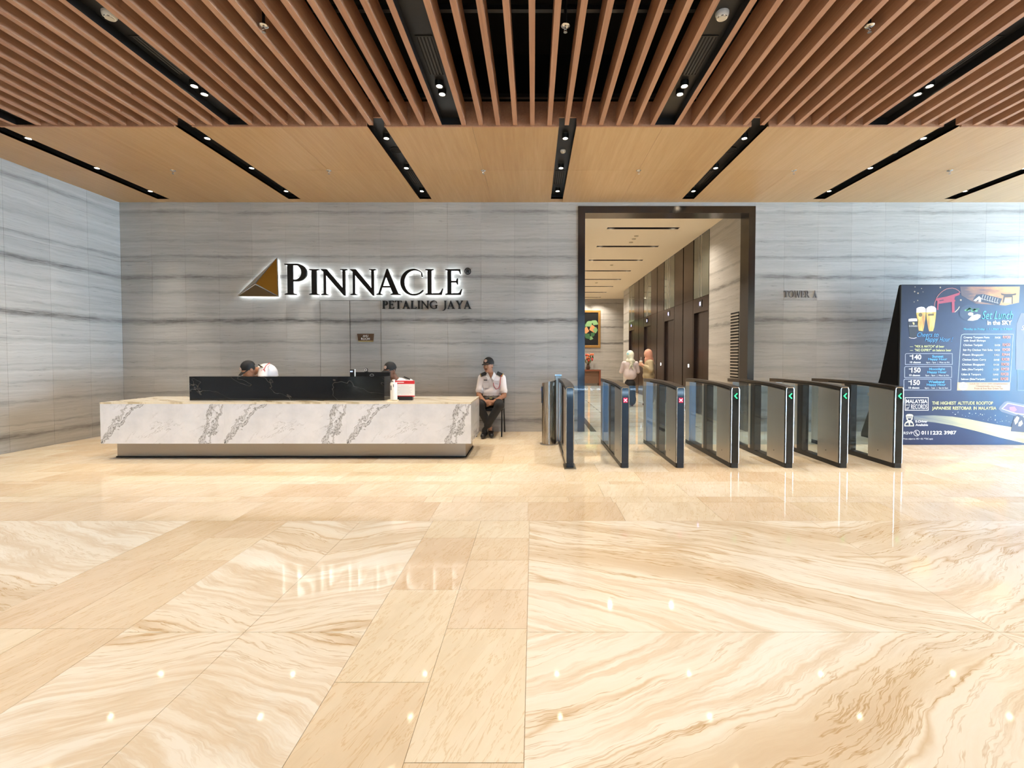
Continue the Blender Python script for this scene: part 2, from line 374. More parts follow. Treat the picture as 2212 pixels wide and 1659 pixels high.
# ================================================================== STRUCTURE
YW, ZC, XL, YE = 7.865, 3.955, -7.11, 5.29          # back wall, lower ceiling, left wall, front edge of the lower ceiling
XR, YB = 16.0, -6.0                                  # glazed right side, glazed front (behind the camera)
GAP = 0.0010
# ---- floor
floor = tag(MB().box(XL-0.3, XR+0.2, YB-0.2, YW+0.35, -0.14, -0.006).build('floor', PLAIN), kind='structure')
def tile(x0, x1, y0, y1, m):
    me = MB().box(x0+GAP, x1-GAP, y0+GAP, y1-GAP, -0.006, 0.0).mesh('tile', m)
    link(bpy.data.objects.new('tile', me), floor)
# big book-matched slabs with plain bands between them
YS = (0.65, 2.11, 3.567)
for a, b in zip(YS, YS[1:]):
    for xs, m in (((-0.03, 2.2, 4.4), SLAB_R), ((-1.94, -1.365, -0.795), SLAB_L), ((-4.9, -2.715), SLAB_FL), ((-7.1, -4.9), SLAB_FL), ((4.4, 6.5, 8.6), SLAB_RR)):
        for x0, x1 in zip(xs, xs[1:]): tile(x0, x1, a, b, m)
for x0, x1, ys in ((-0.795, -0.415, (0.65, 1.78, 2.5, 3.226, 3.567)), (-0.415, -0.03, (0.65, 1.42, 2.138, 2.5, 2.87, 3.226, 3.567)),
                   (-2.715, -2.33, (0.65, 1.42, 2.138, 2.87, 3.567)), (-2.33, -1.94, (0.65, 1.06, 2.138, 2.87, 3.226, 3.567))):
    for a, b in zip(ys, ys[1:]): tile(x0, x1, a, b, PLAIN)
def course(y0, y1, w, off, xa=-7.1, xb=9.4, jit=0.0):
    x = xa; first = True
    while x < xb-0.02:
        ww = (w*off if first and off else w)*(1+random.uniform(-jit, jit)); first = False
        x1 = min(x+ww, xb)
        if xb-x1 < 0.12: x1 = xb
        tile(x, x1, y0, y1, PLAIN); x = x1
course(3.567, 4.026, 0.78, 0.4, -6.6, 7.6)
course(4.026, 4.187, 0.42, 0.5, -6.4, 7.2, 0.45)
course(4.187, 4.602, 0.80, 0.7, -7.1, 7.8)
course(4.602, 4.705, 0.55, 0.3, -7.1, 7.8, 0.45)
course(4.705, 5.10, 0.80, 0.3, -7.1, 8.0)
course(5.10, 5.50, 0.80, 0.8)
course(5.50, 5.90, 0.80, 0.4)
course(5.90, 6.30, 0.80, 0.9, -7.1, 9.4)
course(6.30, 6.70, 0.80, 0.5)
course(6.70, 7.10, 0.80, 0.7)
course(7.10, 7.50, 0.80, 0.2)
course(7.50, YW+0.0, 0.80, 0.6)

# ---- back wall: stone panels on a core, with the lift-lobby opening and the flush doors
ZJ = (0.0, 0.29, 0.95, 1.61, 2.275, 2.94, 3.60, ZC+0.012)
CORE = mat('wall_core', C(70, 68, 66), 0.9)
OX0, OX1, OZ = 0.771, 3.817, 3.888
wall_back = tag(MB().prism([(XL-0.3, 0), (OX0, 0), (OX0, OZ), (OX1, OZ), (OX1, 0), (XR, 0), (XR, 5.0), (XL-0.3, 5.0)], YW+0.02, YW+0.30).build('wall_back', CORE), kind='structure')
DX0, DXM, DX1, DZ = -3.690, -3.172, -2.632, 2.275
def panels(xs, zs, skip=None):
    for x0, x1 in zip(xs, xs[1:]):
        for z0, z1 in zip(zs, zs[1:]):
            if skip and skip(x0, x1, z0, z1): continue
            me = MB().box(x0+GAP, x1-GAP, YW, YW+0.02, z0+GAP*(z0 > 0), z1-GAP).mesh('panel', STONE)
            link(bpy.data.objects.new('panel', me), wall_back)
W_ = 0.577
xs_left = [XL]+[DX0-W_*k for k in range(5, 0, -1)]+[DX0, DXM, DX1]+[DX1+W_*k for k in range(1, 6)]+[OX0]
isdoor = lambda x0, x1, z0, z1: x0 > DX0-0.01 and x1 < DX1+0.01 and z1 < DZ+0.01
panels(xs_left, ZJ, isdoor)
panels([OX0, 1.78, 2.8, OX1], (OZ, ZC+0.012))
panels([OX1, 4.325]+[4.325+W_*k for k in range(1, 11)], ZJ)
door = empty('door_1', ((DX0+DX1)/2, YW, 0), kind='structure')
DG = 0.006
for x0, x1 in ((DX0, DXM), (DXM, DX1)):
    box('door_leaf', x0+DG, x1-DG, YW+0.001, YW+0.02, 0.006, DZ-DG, STONE, door)
# ---- left wall
wall_left = tag(box('wall_left', XL-0.3, XL-0.02, YB, YW+0.02, 0, 5.0, STONE), kind='structure')
ys = [YW-0.0-W_*k for k in range(0, 10)]
for y1, y0 in zip(ys, ys[1:]):
    for z0, z1 in zip(ZJ, ZJ[1:]):
        me = MB().box(XL-0.02, XL, y0+GAP, y1-GAP, z0+GAP*(z0 > 0), z1-GAP).mesh('panel', STONE)
        link(bpy.data.objects.new('panel', me), wall_left)
# ---- glazed sides the daylight comes through (behind and to the right of the camera): mullions and rails; unseen, placed and sized to balance the daylight
FRAME = mat('window_frame_metal', C(60, 62, 64), 0.4, 0.6)
tag(MB().prism([(YB-0.2, 0), (-0.6, 0), (-0.6, 3.95), (7.6, 3.95), (7.6, 0), (YW+0.2, 0), (YW+0.2, 4.9), (YB-0.2, 4.9)], XR, XR+0.15, 'X').build('wall_right', PLASTER), kind='structure')
w1 = empty('window_1', (XR, 0, 0), kind='structure')
for y in [-0.6+2.05*k for k in range(5)]: box('mullion', XR-0.06, XR+0.06, y-0.04, y+0.04, 0, 3.95, FRAME, w1)
box('rail', XR-0.05, XR+0.05, -0.6, 7.6, 3.8, 3.95, FRAME, w1); box('rail', XR-0.05, XR+0.05, -0.6, 7.6, 0, 0.1, FRAME, w1)
tag(MB().prism([(XL-0.3, 0), (-1.5, 0), (-1.5, 2.8), (6.5, 2.8), (6.5, 0), (XR+0.2, 0), (XR+0.2, 4.9), (XL-0.3, 4.9)], YB-0.3, YB-0.1).build('wall_front', PLASTER), kind='structure')
w2 = empty('window_2', (0, YB, 0), kind='structure')
for x in [-1.5+2.0*k for k in range(5)]: box('mullion', x-0.04, x+0.04, YB-0.06, YB+0.06, 0, 2.8, FRAME, w2)
box('rail', -1.5, 6.5, YB-0.05, YB+0.05, 2.7, 2.8, FRAME, w2)
for k in range(4): box('glass_pane', -1.46+2.0*k, 0.46+2.0*k, YB-0.01, YB+0.01, 0.02, 2.7, TINTED, w2)  # unseen panes, tint added to hold back daylight from the back wall

# ---- lower ceiling: veneer panels between black light channels
ceil = empty('ceiling', (0, 6.5, ZC), kind='structure')
SX = [0.395+2.205*k for k in range(-3, 5)]; SWD = 0.10
edges = [XL]
for c in SX: edges += [c-SWD, c+SWD]
edges.append(XR)
YJ = 6.53; YEND = 7.70
for i in range(0, len(edges), 2):
    a, b = edges[i], edges[i+1]
    mid = [a, (a+b)/2, b] if b-a > 1.4 else [a, b]
    if i == 0: mid = [a, b]
    for x0, x1 in zip(mid, mid[1:]):
        g = 0.0013
        e0 = g if x0 == mid[1 if len(mid) > 2 else 0] and len(mid) > 2 else 0; e1 = g if x1 == mid[1] and len(mid) > 2 else 0
        box('panel', x0+e0, x1-e1, YE, YJ-g, ZC, ZC+0.03, VENEER, ceil)
        box('panel', x0+e0, x1-e1, YJ+g, YW, ZC, ZC+0.03, VENEER, ceil)
for c in SX:
    box('panel', c-SWD, c+SWD, YEND, YW, ZC+0.004, ZC+0.03, VENEER, ceil)
    t = MB(); x0, x1 = c-SWD, c+SWD                                     # trough: inverted U, closed at the wall end
    t.add([(x0, YE, ZC), (x0, YE, ZC+0.09), (x1, YE, ZC+0.09), (x1, YE, ZC), (x0, YEND, ZC), (x0, YEND, ZC+0.09), (x1, YEND, ZC+0.09), (x1, YEND, ZC)],
          [(0, 4, 5, 1), (1, 5, 6, 2), (2, 6, 7, 3), (4, 7, 6, 5)])
    t.build('light_channel', BLACK, ceil)
# fascia: timber board rising from the front edge into the plenum, notched round the channels
fa = MB(); xs = edges
pts = [(XL, ZC-0.015)]
for c in SX: pts += [(c-SWD, ZC-0.015), (c-SWD, ZC+0.09), (c+SWD, ZC+0.09), (c+SWD, ZC-0.015)]
pts += [(XR, ZC-0.015), (XR, 4.22), (XL, 4.22)]
fa.prism(pts, YE-0.022, YE); fa.build('fascia', SLATWOOD, ceil)
# plenum above the slats
plen = tag(MB().box(XL, XR, YB-0.2, YE-0.022, 4.75, 4.85).build('ceiling_plenum', VOID), kind='structure')
box('plenum_wall', XL, XR, YE-0.022, YE+0.02, 4.22, 4.90, VOID, plen)
box('sky_block', XL, XR, YB-0.1, YB, 3.95, 4.9, VOID, plen); box('sky_block', XR, XR+0.1, YB, YW+0.2, 3.95, 4.9, VOID, plen)  # unseen strips added to stop sky light leaking into the plenum
tag(box('ceiling_slab', XL-0.3, XR+0.2, YE+0.005, YW+0.3, 4.3, 4.4, VOID), kind='structure')
for y in (3.85, 5.12, 2.5, 1.1): box('carrier_rail', XL, XR, y-0.02, y+0.02, 4.175, 4.215, BLACK, plen)
# dark ducts hanging in the plenum
box('duct', -2.0, -1.2, YB, 5.0, 4.42, 4.7, VOID, plen); box('duct', 2.3, 3.2, YB, 5.0, 4.45, 4.7, VOID, plen)
# slats
PITCHX = 0.1964; PER = 11*PITCHX+0.2755
slat_me = MB().box(-0.05, 0, YB, YE-0.022, ZC-0.002, ZC+0.20).mesh('slat', SLATWOOD)
CHX = []
j = -4
while j < 4:
    base = 1.665+PER*j
    for i in range(12):
        x = base+PITCHX*i
        if XL+0.06 < x < 9.6: share('slat', slat_me, ceil, (x, 0, 0))
    CHX.append(base-0.05-0.1128); j += 1
CHX = [x for x in CHX if XL+0.2 < x < 9.0]
for x in CHX:
    t = MB(); x0, x1 = x-0.111, x+0.111
    t.add([(x0, YB, ZC), (x0, YB, ZC+0.08), (x1, YB, ZC+0.08), (x1, YB, ZC), (x0, YE-0.03, ZC), (x0, YE-0.03, ZC+0.08), (x1, YE-0.03, ZC+0.08), (x1, YE-0.03, ZC)],
          [(0, 4, 5, 1), (1, 5, 6, 2), (2, 6, 7, 3), (4, 7, 6, 5)])
    t.build('light_channel', BLACK, ceil)

# ---- portal and lift lobby
PI0, PI1, PZI, YP = 0.890, 3.706, 3.769, 8.17
portal = empty('door_2', (2.3, YW, 0), kind='structure')
PF = BRONZE
box('jamb', OX0, PI0, YW-0.012, YP, 0, PZI, PF, portal); box('jamb', PI1, OX1, YW-0.012, YP, 0, PZI, PF, portal)
box('lintel', OX0, OX1, YW-0.012, YP, PZI, OZ, PF, portal)
CX0, CX1, CZ, CY = 0.89, 3.71, 4.0, 21.2
fl = tag(box('floor_lobby', CX0-0.5, CX1+2.5, YW+0.0, CY+0.3, -0.14, -0.006, JOINT), kind='structure')
DARKIN = mat('dark_inlay', C(82, 72, 64), 0.12)
yy = YW; k = 0
while yy < CY:
    y1 = min(yy+0.555, CY)
    for x0, x1 in ((CX0, 1.0), (1.1, 1.56), (1.58, 2.3), (2.3, 3.02), (3.04, CX1)):
        me = MB().box(x0+0.0005, x1-0.0005, yy+0.012, y1, -0.006, 0).mesh('tile', PLAIN); link(bpy.data.objects.new('tile', me), fl)
    box('inlay_line', CX0, CX1, yy, yy+0.012, -0.006, -0.0002, DARKIN, fl)
    if k % 1 == 0:
        for xx in (1.57, 3.03): MB().prism([(xx-0.035, yy+0.006), (xx, yy-0.03), (xx+0.035, yy+0.006), (xx, yy+0.042)], -0.004, 0.0006, 'Z').build('inlay_dot', DARKIN, fl)
    yy = y1; k += 1
box('inlay_strip', 1.0, 1.1, YW, CY, -0.006, 0.0, DARKIN, fl)
tag(box('wall_lobby_left', CX0-0.3, CX0-0.002, YP, CY, 0, CZ, STONE), kind='structure')
we = tag(box('wall_lobby_end', CX0-0.3, CX1+2.5, CY+0.02, CY+0.3, 0, 4.3, CORE), kind='structure')
for i in range(8):
    for z0, z1 in zip(ZJ[:-1]+(ZC,), ZJ[1:-1]+(ZC, 4.3)):
        if z1 > z0:
            x0 = CX0+0.6*i
            link(bpy.data.objects.new('panel', MB().box(x0+GAP, x0+0.6-GAP, CY, CY+0.02, z0, z1-GAP).mesh('panel', STONE)), we)
# right side: stone pier, lift bank of dark panels, stone pier
wr = empty('wall_lobby_right', (CX1, 8.2, 0), kind='structure')
LIFTY = [9.63+2.36*k for k in range(4)]; LW = 0.93
box('stone_pier', CX1, CX1+0.3, YP, LIFTY[0]-0.02, 0, CZ, STONE, wr)
box('stone_pier', CX1, CX1+0.3, LIFTY[3]+LW+0.02, 18.7, 0, CZ, STONE, wr)
box('lift_light_block', CX1+0.3, CX1+0.5, YP-0.1, 18.7, 0, 4.35, MATTEBLACK, wr)  # unseen wall added behind the lifts to block leaking daylight
LIFTDARK = mat('dark_bronze_panel', C(68, 54, 47), 0.24, 0.7)
for i in range(4):
    y0 = LIFTY[i]
    if i < 3:
        g = LIFTY[i+1]-(y0+LW); q = g/2
        for a, b in ((y0+LW+0.02, y0+LW+q-0.03), (y0+LW+q+0.03, LIFTY[i+1]-0.02)):
            box('bronze_panel', CX1+0.0, CX1+0.3, a, b, 0, 2.62, LIFTDARK, wr); box('bronze_panel', CX1, CX1+0.3, a, b, 2.625, CZ, LIFTDARK, wr)
        box('slot', CX1+0.05, CX1+0.3, y0+LW, LIFTY[i+1], 0, CZ, MATTEBLACK, wr)
box('louvre_backing', CX1-0.001, CX1+0.02, 8.19, 8.55, 0.35, 2.12, MATTEBLACK, wr)
lou = MB().box(-0.012, 0.004, 0, 0.34, 0, 0.028).mesh('louvre_slat', STEEL)
for k in range(31): share('louvre_slat', lou, wr, (CX1-0.001, 8.2, 0.38+0.056*k))
# lobby ceiling with slot openings
cg = MB(); ysl = [9.60, 11.17, 12.75, 14.32, 15.9, 17.47, 19.05, 20.62]
yc = [YP]
for y in ysl: yc += [y-0.07, y+0.07]
yc.append(CY); xc = [CX0-0.3, 1.55, 3.06, CX1]
vs = [(x, y, CZ) for y in yc for x in xc]; fs = []
for a in range(len(yc)-1):
    for b in range(3):
        if a % 2 == 1 and b == 1: continue
        q = a*4+b; fs.append((q, q+4, q+5, q+1))
cg.add(vs, fs); tag(cg.build('ceiling_lobby', PLASTER), kind='structure')
tag(box('ceiling_lobby_slab', CX0-0.3, CX1+2.6, YP, CY+0.3, 4.3, 4.4, VOID), kind='structure')
tag(box('wall_lobby_blocker_right', CX1+2.3, CX1+2.5, 18.5, CY+0.2, 0, 4.35, STONE), kind='structure'); tag(box('wall_lobby_blocker_rear', CX1+0.3, CX1+2.5, 18.5, 18.7, 0, 4.35, STONE), kind='structure')  # unseen walls and roof added to close the lobby end to daylight
tag(box('ceiling_lobby_return', CX1+0.0, CX1+2.6, 18.72, CY, CZ-0.0, CZ+0.02, PLASTER), kind='structure')
# ================================================================== OBJECTS
ORD = ['first', 'second', 'third', 'fourth', 'fifth', 'sixth', 'seventh', 'eighth', 'ninth', 'tenth']
# ---- downlights in the lower ceiling
def spot_in(e, name, power, loc, angle, blend, rot=None):
    d = bpy.data.lights.new(name, 'SPOT'); d.energy = power; d.color = WARM; d.spot_size = math.radians(angle); d.spot_blend = blend; d.shadow_soft_size = 0.03
    lo = bpy.data.objects.new(name, d); lo.location = loc
    if rot: lo.rotation_euler = rot
    return link(lo, e, False)
ring_me = MB().lathe([(0.030, 0.05), (0.030, -0.004), (0.040, -0.006), (0.042, 0.0), (0.042, 0.05)], n=20).mesh('trim_ring', BLACK, smooth=True)
lens_me = MB().lathe([(0.0, -0.004), (0.018, -0.003), (0.029, 0.004), (0.029, 0.008), (0.0, 0.008)], n=20).mesh('lens', LENS, smooth=True)
ROWN = ['nearest the timber slats', 'in the middle', 'nearest the back wall']
for k, c in enumerate(SX[:7]):
    for r, y in enumerate((5.66, 6.54, 7.44)):
        e = empty('downlight', (c, y, ZC+0.036), f'lit round downlight {ROWN[r]} in the {ORD[k]} black strip from the left wall', 'downlight', 'downlights in the veneer ceiling')
        share('trim_ring', ring_me, e, wc=False); share('lens', lens_me, e, wc=False)
        spot_in(e, 'downlight_lamp', P_DOWN, (0, 0, -0.012), 46 if r == 2 else 76, 1.0)
# ---- paired spots in the slat channels
for k, x in enumerate(CHX):
    for q, y in enumerate((4.72, 4.58)):
        e = empty('spotlight', (x, y, ZC+0.035), f'{"rear" if q == 0 else "front"} lamp of the lit spotlight pair in the {ORD[k]} slat channel from the left', 'spotlight', 'spotlight pairs in the slat channels')
        share('trim_ring', ring_me, e, wc=False); share('lens', lens_me, e, wc=False)
        spot_in(e, 'spot_lamp', P_SLAT*0.5, (0, 0, -0.012), 100, 1.0)
    for y in (1.5, -1.8): spot_in(ceil, 'unseen_overhead_lamp', P_SLAT*1.35, (x, y-6.5, 0.05), 80, 1.0)  # unseen lamps without fittings, kept for the light they give the floor
# ---- grilles
def vent(c, y0, y1, z, lab):
    e = empty('air_vent', (c, (y0+y1)/2, z), lab, 'air vent', 'air vents in the black strips')
    hl = (y1-y0)/2; hw = 0.075
    f = MB()
    for x0, x1, a, b in ((-hw, hw, -hl, -hl+0.012), (-hw, hw, hl-0.012, hl), (-hw, -hw+0.01, -hl+0.012, hl-0.012), (hw-0.01, hw, -hl+0.012, hl-0.012)): f.box(x0, x1, a, b, -0.006, 0)
    f.build('frame', BLACK, e, wc=False)
    box('backing', -hw+0.01, hw-0.01, -hl+0.012, hl-0.012, -0.0005, 0.0, MATTEBLACK, e, wc=False)
    sm = MB().box(-0.008, 0.008, -hl+0.012, hl-0.012, -0.006, -0.001).mesh('blade', mat('vent_blade', C(58, 58, 58), 0.5))
    for i in range(4): share('blade', sm, e, (-0.045+0.03*i, 0, 0), wc=False)
for k in (2, 3, 4): vent(SX[k], 6.74, 7.28, ZC+0.089, f'black slotted air vent in the {ORD[k]} strip of the veneer ceiling from the left')
for k, x in enumerate(CHX):
    if -4 < x < 4.5: vent(x, 3.93, 4.47, ZC+0.079, f'black slotted air vent in the {ORD[k]} slat channel from the left')
# ---- smoke detectors and speakers
def detector(x, y, z, big, lab):
    e = empty('smoke_detector', (x, y, z), lab, 'smoke detector', 'smoke detectors')
    s = 1.0 if big else 0.72
    MB().lathe([(0, 0), (0.052*s, 0), (0.052*s, -0.012*s), (0.048*s, -0.03*s), (0.040*s, -0.042*s), (0, -0.042*s)], n=28).build('body', WHITE, e, True, wc=False)
    MB().lathe([(0.026*s, -0.042*s), (0.030*s, -0.0425*s), (0.030*s, -0.048*s), (0.0, -0.050*s), (0, -0.042*s)], n=24).build('sensor_cap', mat('detector_cap', C(206, 200, 188), 0.5), e, True, wc=False)
    for a in range(3):
        an = math.radians(200+50*a)
        share('vent_slot', MB().box(-0.008*s, 0.008*s, -0.002*s, 0.002*s, -0.0445*s, -0.041*s).mesh('vent_slot', MATTEBLACK), e, (0.037*s*math.cos(an), 0.037*s*math.sin(an), 0), (0, 0, an+math.pi/2), wc=False)
detector(CHX[[i for i, x in enumerate(CHX) if abs(x+3.37) < .3][0]], 3.68, ZC+0.08, True, 'white smoke detector in the slat channel above the left end of the desk')
detector([x for x in CHX if abs(x-1.5) < .3][0], 3.68, ZC+0.08, True, 'white smoke detector in the slat channel above the turnstiles')
detector(SX[3], 6.10, ZC+0.09, False, 'small white detector in the veneer ceiling strip left of the doorway')
detector(SX[5], 6.10, ZC+0.09, False, 'small white detector in the veneer ceiling strip right of the doorway')
for k, w in ((2, 'left of the vertical logo sign end'), (4, 'above the dark doorway')):
    e = empty('ceiling_speaker', (SX[k], 6.08, ZC+0.089), f'round black ceiling speaker in the {ORD[k]} black strip from the left', 'speaker')
    MB().lathe([(0, 0), (0.075, 0), (0.075, -0.006), (0.068, -0.008), (0, -0.008)], n=28).build('grille', MATTEBLACK, e, True, wc=False)
    MB().lathe([(0.075, 0), (0.082, 0), (0.082, -0.009), (0.075, -0.009)], n=28).build('rim', BLACK, e, True, wc=False)
# ---- sprinklers
def sprinkler(x, y, z, drop, lab):
    e = empty('sprinkler', (x, y, z), lab, 'sprinkler', 'ceiling sprinklers')
    if drop > 0.05: MB().lathe([(0, drop), (0.012, drop), (0.012, 0), (0, 0)], n=12).build('pipe', BLACK, e, True, wc=False)
    MB().lathe([(0, 0.004), (0.034, 0.004), (0.036, 0.0), (0.030, -0.006), (0.012, -0.010), (0, -0.010)], n=24).build('escutcheon', CHROME, e, True, wc=False)
    b = MB(); b.lathe([(0, -0.008), (0.008, -0.010), (0.006, -0.026), (0, -0.026)], n=10)
    b.build('nozzle', CHROME, e, True, wc=False)
    MB().tube([(-0.006, 0, -0.024), (-0.011, 0, -0.034), (-0.003, 0, -0.046), (0.003, 0, -0.046), (0.011, 0, -0.034), (0.006, 0, -0.024)], 0.0022, 6).build('yoke', CHROME, e, True, wc=False)
    MB().lathe([(0, -0.046), (0.015, -0.047), (0.015, -0.050), (0, -0.050)], n=14).build('deflector', CHROME, e, True, wc=False)
for x, w in ((-2.18, 'left'), (0.26, 'middle'), (2.72, 'right')): sprinkler(x-0.0, 3.74, ZC+0.02, 0.7, f'chrome pendent sprinkler between the timber slats, {w} one of three')
for i, x in enumerate((-5.13, -2.91, -0.71, 1.50, 3.71, 5.93)): sprinkler(x, 6.53, ZC-0.002, 0.0, f'small sprinkler in the veneer ceiling, {ORD[i]} from the left wall')

# ---- serif letter outlines (cap height 1)
GLY = {}
GLY['I'] = [[(0,0),(.32,0),(.32,.03),(.235,.06),(.235,.94),(.32,.97),(.32,1),(0,1),(0,.97),(.085,.94),(.085,.06),(0,.03)]]
GLY['P'] = [[(0,0),(.33,0),(.33,.03),(.235,.06),(.235,.43)]+arc(.33,.715,.30,.285,-90,90,18)+[(0,1),(0,.97),(.085,.94),(.085,.06),(0,.03)], [(.235,.49),(.235,.95)]+arc(.30,.72,.18,.23,90,-90,16)]
GLY['R'] = [[(0,0),(.33,0),(.33,.03),(.235,.06),(.235,.46),(.30,.46),(.60,.0),(.85,0),(.85,.03),(.77,.06),(.45,.47)]+arc(.33,.73,.27,.27,-58,90,16)+[(0,1),(0,.97),(.085,.94),(.085,.06),(0,.03)], [(.235,.52),(.235,.95)]+arc(.30,.735,.155,.215,90,-90,14)]
GLY['N'] = [[(0,0),(.24,0),(.24,.03),(.16,.06),(.16,.78),(.80,-.02),(.84,-.02),(.84,.94),(.92,.97),(.92,1),(.68,1),(.68,.97),(.76,.94),(.76,.26),(.19,1),(0,1),(0,.97),(.09,.90),(.09,.06),(0,.03)]]
GLY['A'] = [[(0,0),(.22,0),(.22,.03),(.14,.06),(.215,.29),(.515,.29),(.60,.06),(.52,.03),(.52,0),(.88,0),(.88,.03),(.79,.06),(.42,1.02),(.38,1.02),(.08,.06),(0,.03)], [(.235,.345),(.335,.66),(.355,.72),(.495,.345)]]
GLY['C'] = [arc(.5,.5,.5,.52,48,310,30)+[(.87,.16),(.88,.20)]+arc(.55,.5,.40,.46,312,52,26)+[(.83,.70),(.86,.70)]]
GLY['L'] = [[(0,0),(.62,0),(.68,.24),(.65,.24),(.58,.10),(.52,.06),(.235,.06),(.235,.94),(.32,.97),(.32,1),(0,1),(0,.97),(.085,.94),(.085,.06),(0,.03)]]
GLY['E'] = [[(0,0),(.6,0),(.66,.22),(.63,.22),(.56,.09),(.5,.06),(.235,.06),(.235,.48),(.42,.48),(.47,.40),(.50,.40),(.50,.64),(.47,.64),(.42,.54),(.235,.54),(.235,.94),(.48,.94),(.54,.91),(.58,.80),(.61,.80),(.59,1),(0,1),(0,.97),(.085,.94),(.085,.06),(0,.03)]]
GLY['T'] = [[(.24,0),(.54,0),(.54,.03),(.465,.06),(.465,.94),(.66,.94),(.73,.91),(.76,.80),(.79,.80),(.78,1.0),(0,1),(-.01,.80),(.02,.80),(.05,.91),(.12,.94),(.315,.94),(.315,.06),(.24,.03)]]
GLY['G'] = [arc(.5,.5,.5,.52,48,300,28)+[(.86,.07),(.86,.40),(.94,.43),(.94,.46),(.62,.46),(.62,.43),(.72,.40)]+arc(.55,.5,.39,.46,298,52,24)+[(.83,.70),(.86,.70)]]
GLY['J'] = [[(.1,1),(.1,.97),(.18,.94),(.18,.1),(.13,-.08),(.03,-.17),(-.07,-.20),(-.07,-.24),(.10,-.21),(.24,-.10),(.33,.1),(.33,.94),(.41,.97),(.41,1)]]
GLY['Y'] = [[(.28,0),(.58,0),(.58,.03),(.505,.06),(.505,.42),(.78,.93),(.86,.97),(.86,1),(.6,1),(.6,.97),(.69,.94),(.47,.54),(.25,.94),(.33,.97),(.33,1),(0,1),(0,.97),(.08,.93),(.355,.42),(.355,.06),(.28,.03)]]
GLY['O'] = [arc(.5,.5,.5,.52,0,354,36), arc(.5,.5,.35,.465,0,354,36)]
GLY['W'] = [[(0,1),(0,.97),(.07,.94),(.33,-.02),(.37,-.02),(.60,.60),(.83,-.02),(.87,-.02),(1.13,.94),(1.2,.97),(1.2,1),(.96,1),(.96,.97),(1.06,.94),(.88,.26),(.68,.94),(.75,.97),(.75,1),(.47,1),(.47,.97),(.54,.94),(.57,.80),(.41,.26),(.22,.94),(.30,.97),(.30,1)]]
SIGNM = mat('sign_dark_bronze', C(46, 44, 42), 0.28, 0.8)
SIGNB = mat('sign_black', C(20, 19, 18), 0.4)
sign = empty('backlit_wall_sign', (-2.9, YW, 2.3), 'large dark serif lettering with white halo light on the stone wall', 'sign')
base = 2.361
cap = {'P': 2.888}
LET = [('P',615,663,2.888),('I',668,689,2.795),('N',694,750,2.795),('N',757,812,2.795),('A',813,865,2.800),('C',865,914,2.800),('L',919,957,2.795),('E',962,998,2.795)]
for ch, a, b, top in LET:
    x0, x1 = at(a, 620, YW-0.09).x, at(b, 620, YW-0.09).x
    f = 1.0
    shape('letter', GLY[ch], (x0, x1, base-(0.012 if ch in 'CN' else 0), top), YW-0.075, SIGNM, sign, ext=0.024)
    # rear light panel of the letter, just inside its outline
    shape('halo_light', GLY[ch], (x0+0.006, x1-0.006, base+0.006-(0.012 if ch in 'CN' else 0), top-0.006), YW-0.048, HALO, sign, ext=0.001)
p, q = at(1003, 593, YW-0.05), at(1017, 578, YW-0.05)
text('registered_mark', '\u00ae', (p.x, q.x, p.z, q.z), YW-0.03, SIGNB, sign, ext=0.02)
sign2 = empty('wall_lettering', (-1.85, YW, 2.1), 'small black two-word serif lettering under the big lit sign', 'sign')
def word(s, x0, x1, z0, z1, Y, m, parent, ext, sp=0.10, space=0.38):
    wid = {c: max(p[0] for p in GLY[c][0])-min(p[0] for p in GLY[c][0]) for c in set(s) if c != ' '}
    tot = sum(space if c == ' ' else wid[c] for c in s)+sp*(len(s)-1)
    k = (x1-x0)/tot; x = x0; h = z1-z0
    for c in s:
        if c != ' ':
            zz = [p[1] for p in GLY[c][0]]
            shape('letter', GLY[c], (x, x+wid[c]*k, z0+min(zz)*h, z0+max(zz)*h), Y, m, parent, ext=ext)
        x += (space if c == ' ' else wid[c])*k+sp*k
word('PETALING JAYA', -2.60, -1.068, 2.128, 2.268, YW-0.02, SIGNB, sign2, 0.018)
sign3 = empty('wall_lettering', (4.6, YW, 2.3), 'small grey tower name lettering on the stone right of the doorway', 'sign')
word('TOWER A', 4.325, 4.90, 2.325, 2.442, YW-0.008, mat('sign_grey', C(128, 128, 130), 0.35, 0.3), sign3, 0.008)
# emblem: pyramid of three metal facets over a pale chrome core standing in for lit gaps
emb = empty('sign_emblem', (-4.75, YW, 2.34), 'backlit pyramid emblem with gold and grey facets left of the lettering', 'emblem')
A_, B_, D_ = at(511, 640, YW-0.06), at(598, 556, YW-0.06), at(601, 641, YW-0.06); M_ = at(557, 615, YW-0.06)+Vector((0, -0.09, 0))
M_.x += 0.0
cen = (A_+B_+D_)/3
def facet(name, pts, m, inset):
    c = sum(pts, Vector())/len(pts)
    ps = [p+(c-p).normalized()*inset for p in pts]; n = (ps[1]-ps[0]).cross(ps[2]-ps[0]).normalized()
    if n.y > 0: n = -n
    b = MB(); k = len(ps)
    vs = [p for p in ps]+[p-n*0.006 for p in ps]
    b.add(vs, [tuple(range(k)), tuple(range(2*k-1, k-1, -1))]+[(i, i+k, (i+1) % k+k, (i+1) % k) for i in range(k)]).build(name, m, emb)
facet('gold_facet', [B_, D_, M_], mat('gold_metal', C(196, 142, 62), 0.30, 1.0), 0.020)
facet('grey_facet', [A_, B_, M_], mat('satin_nickel', C(176, 172, 166), 0.5, 0.25), 0.030)
facet('bronze_facet', [A_, D_, M_], mat('dark_bronze_facet', C(92, 80, 64), 0.35, 1.0), 0.022)
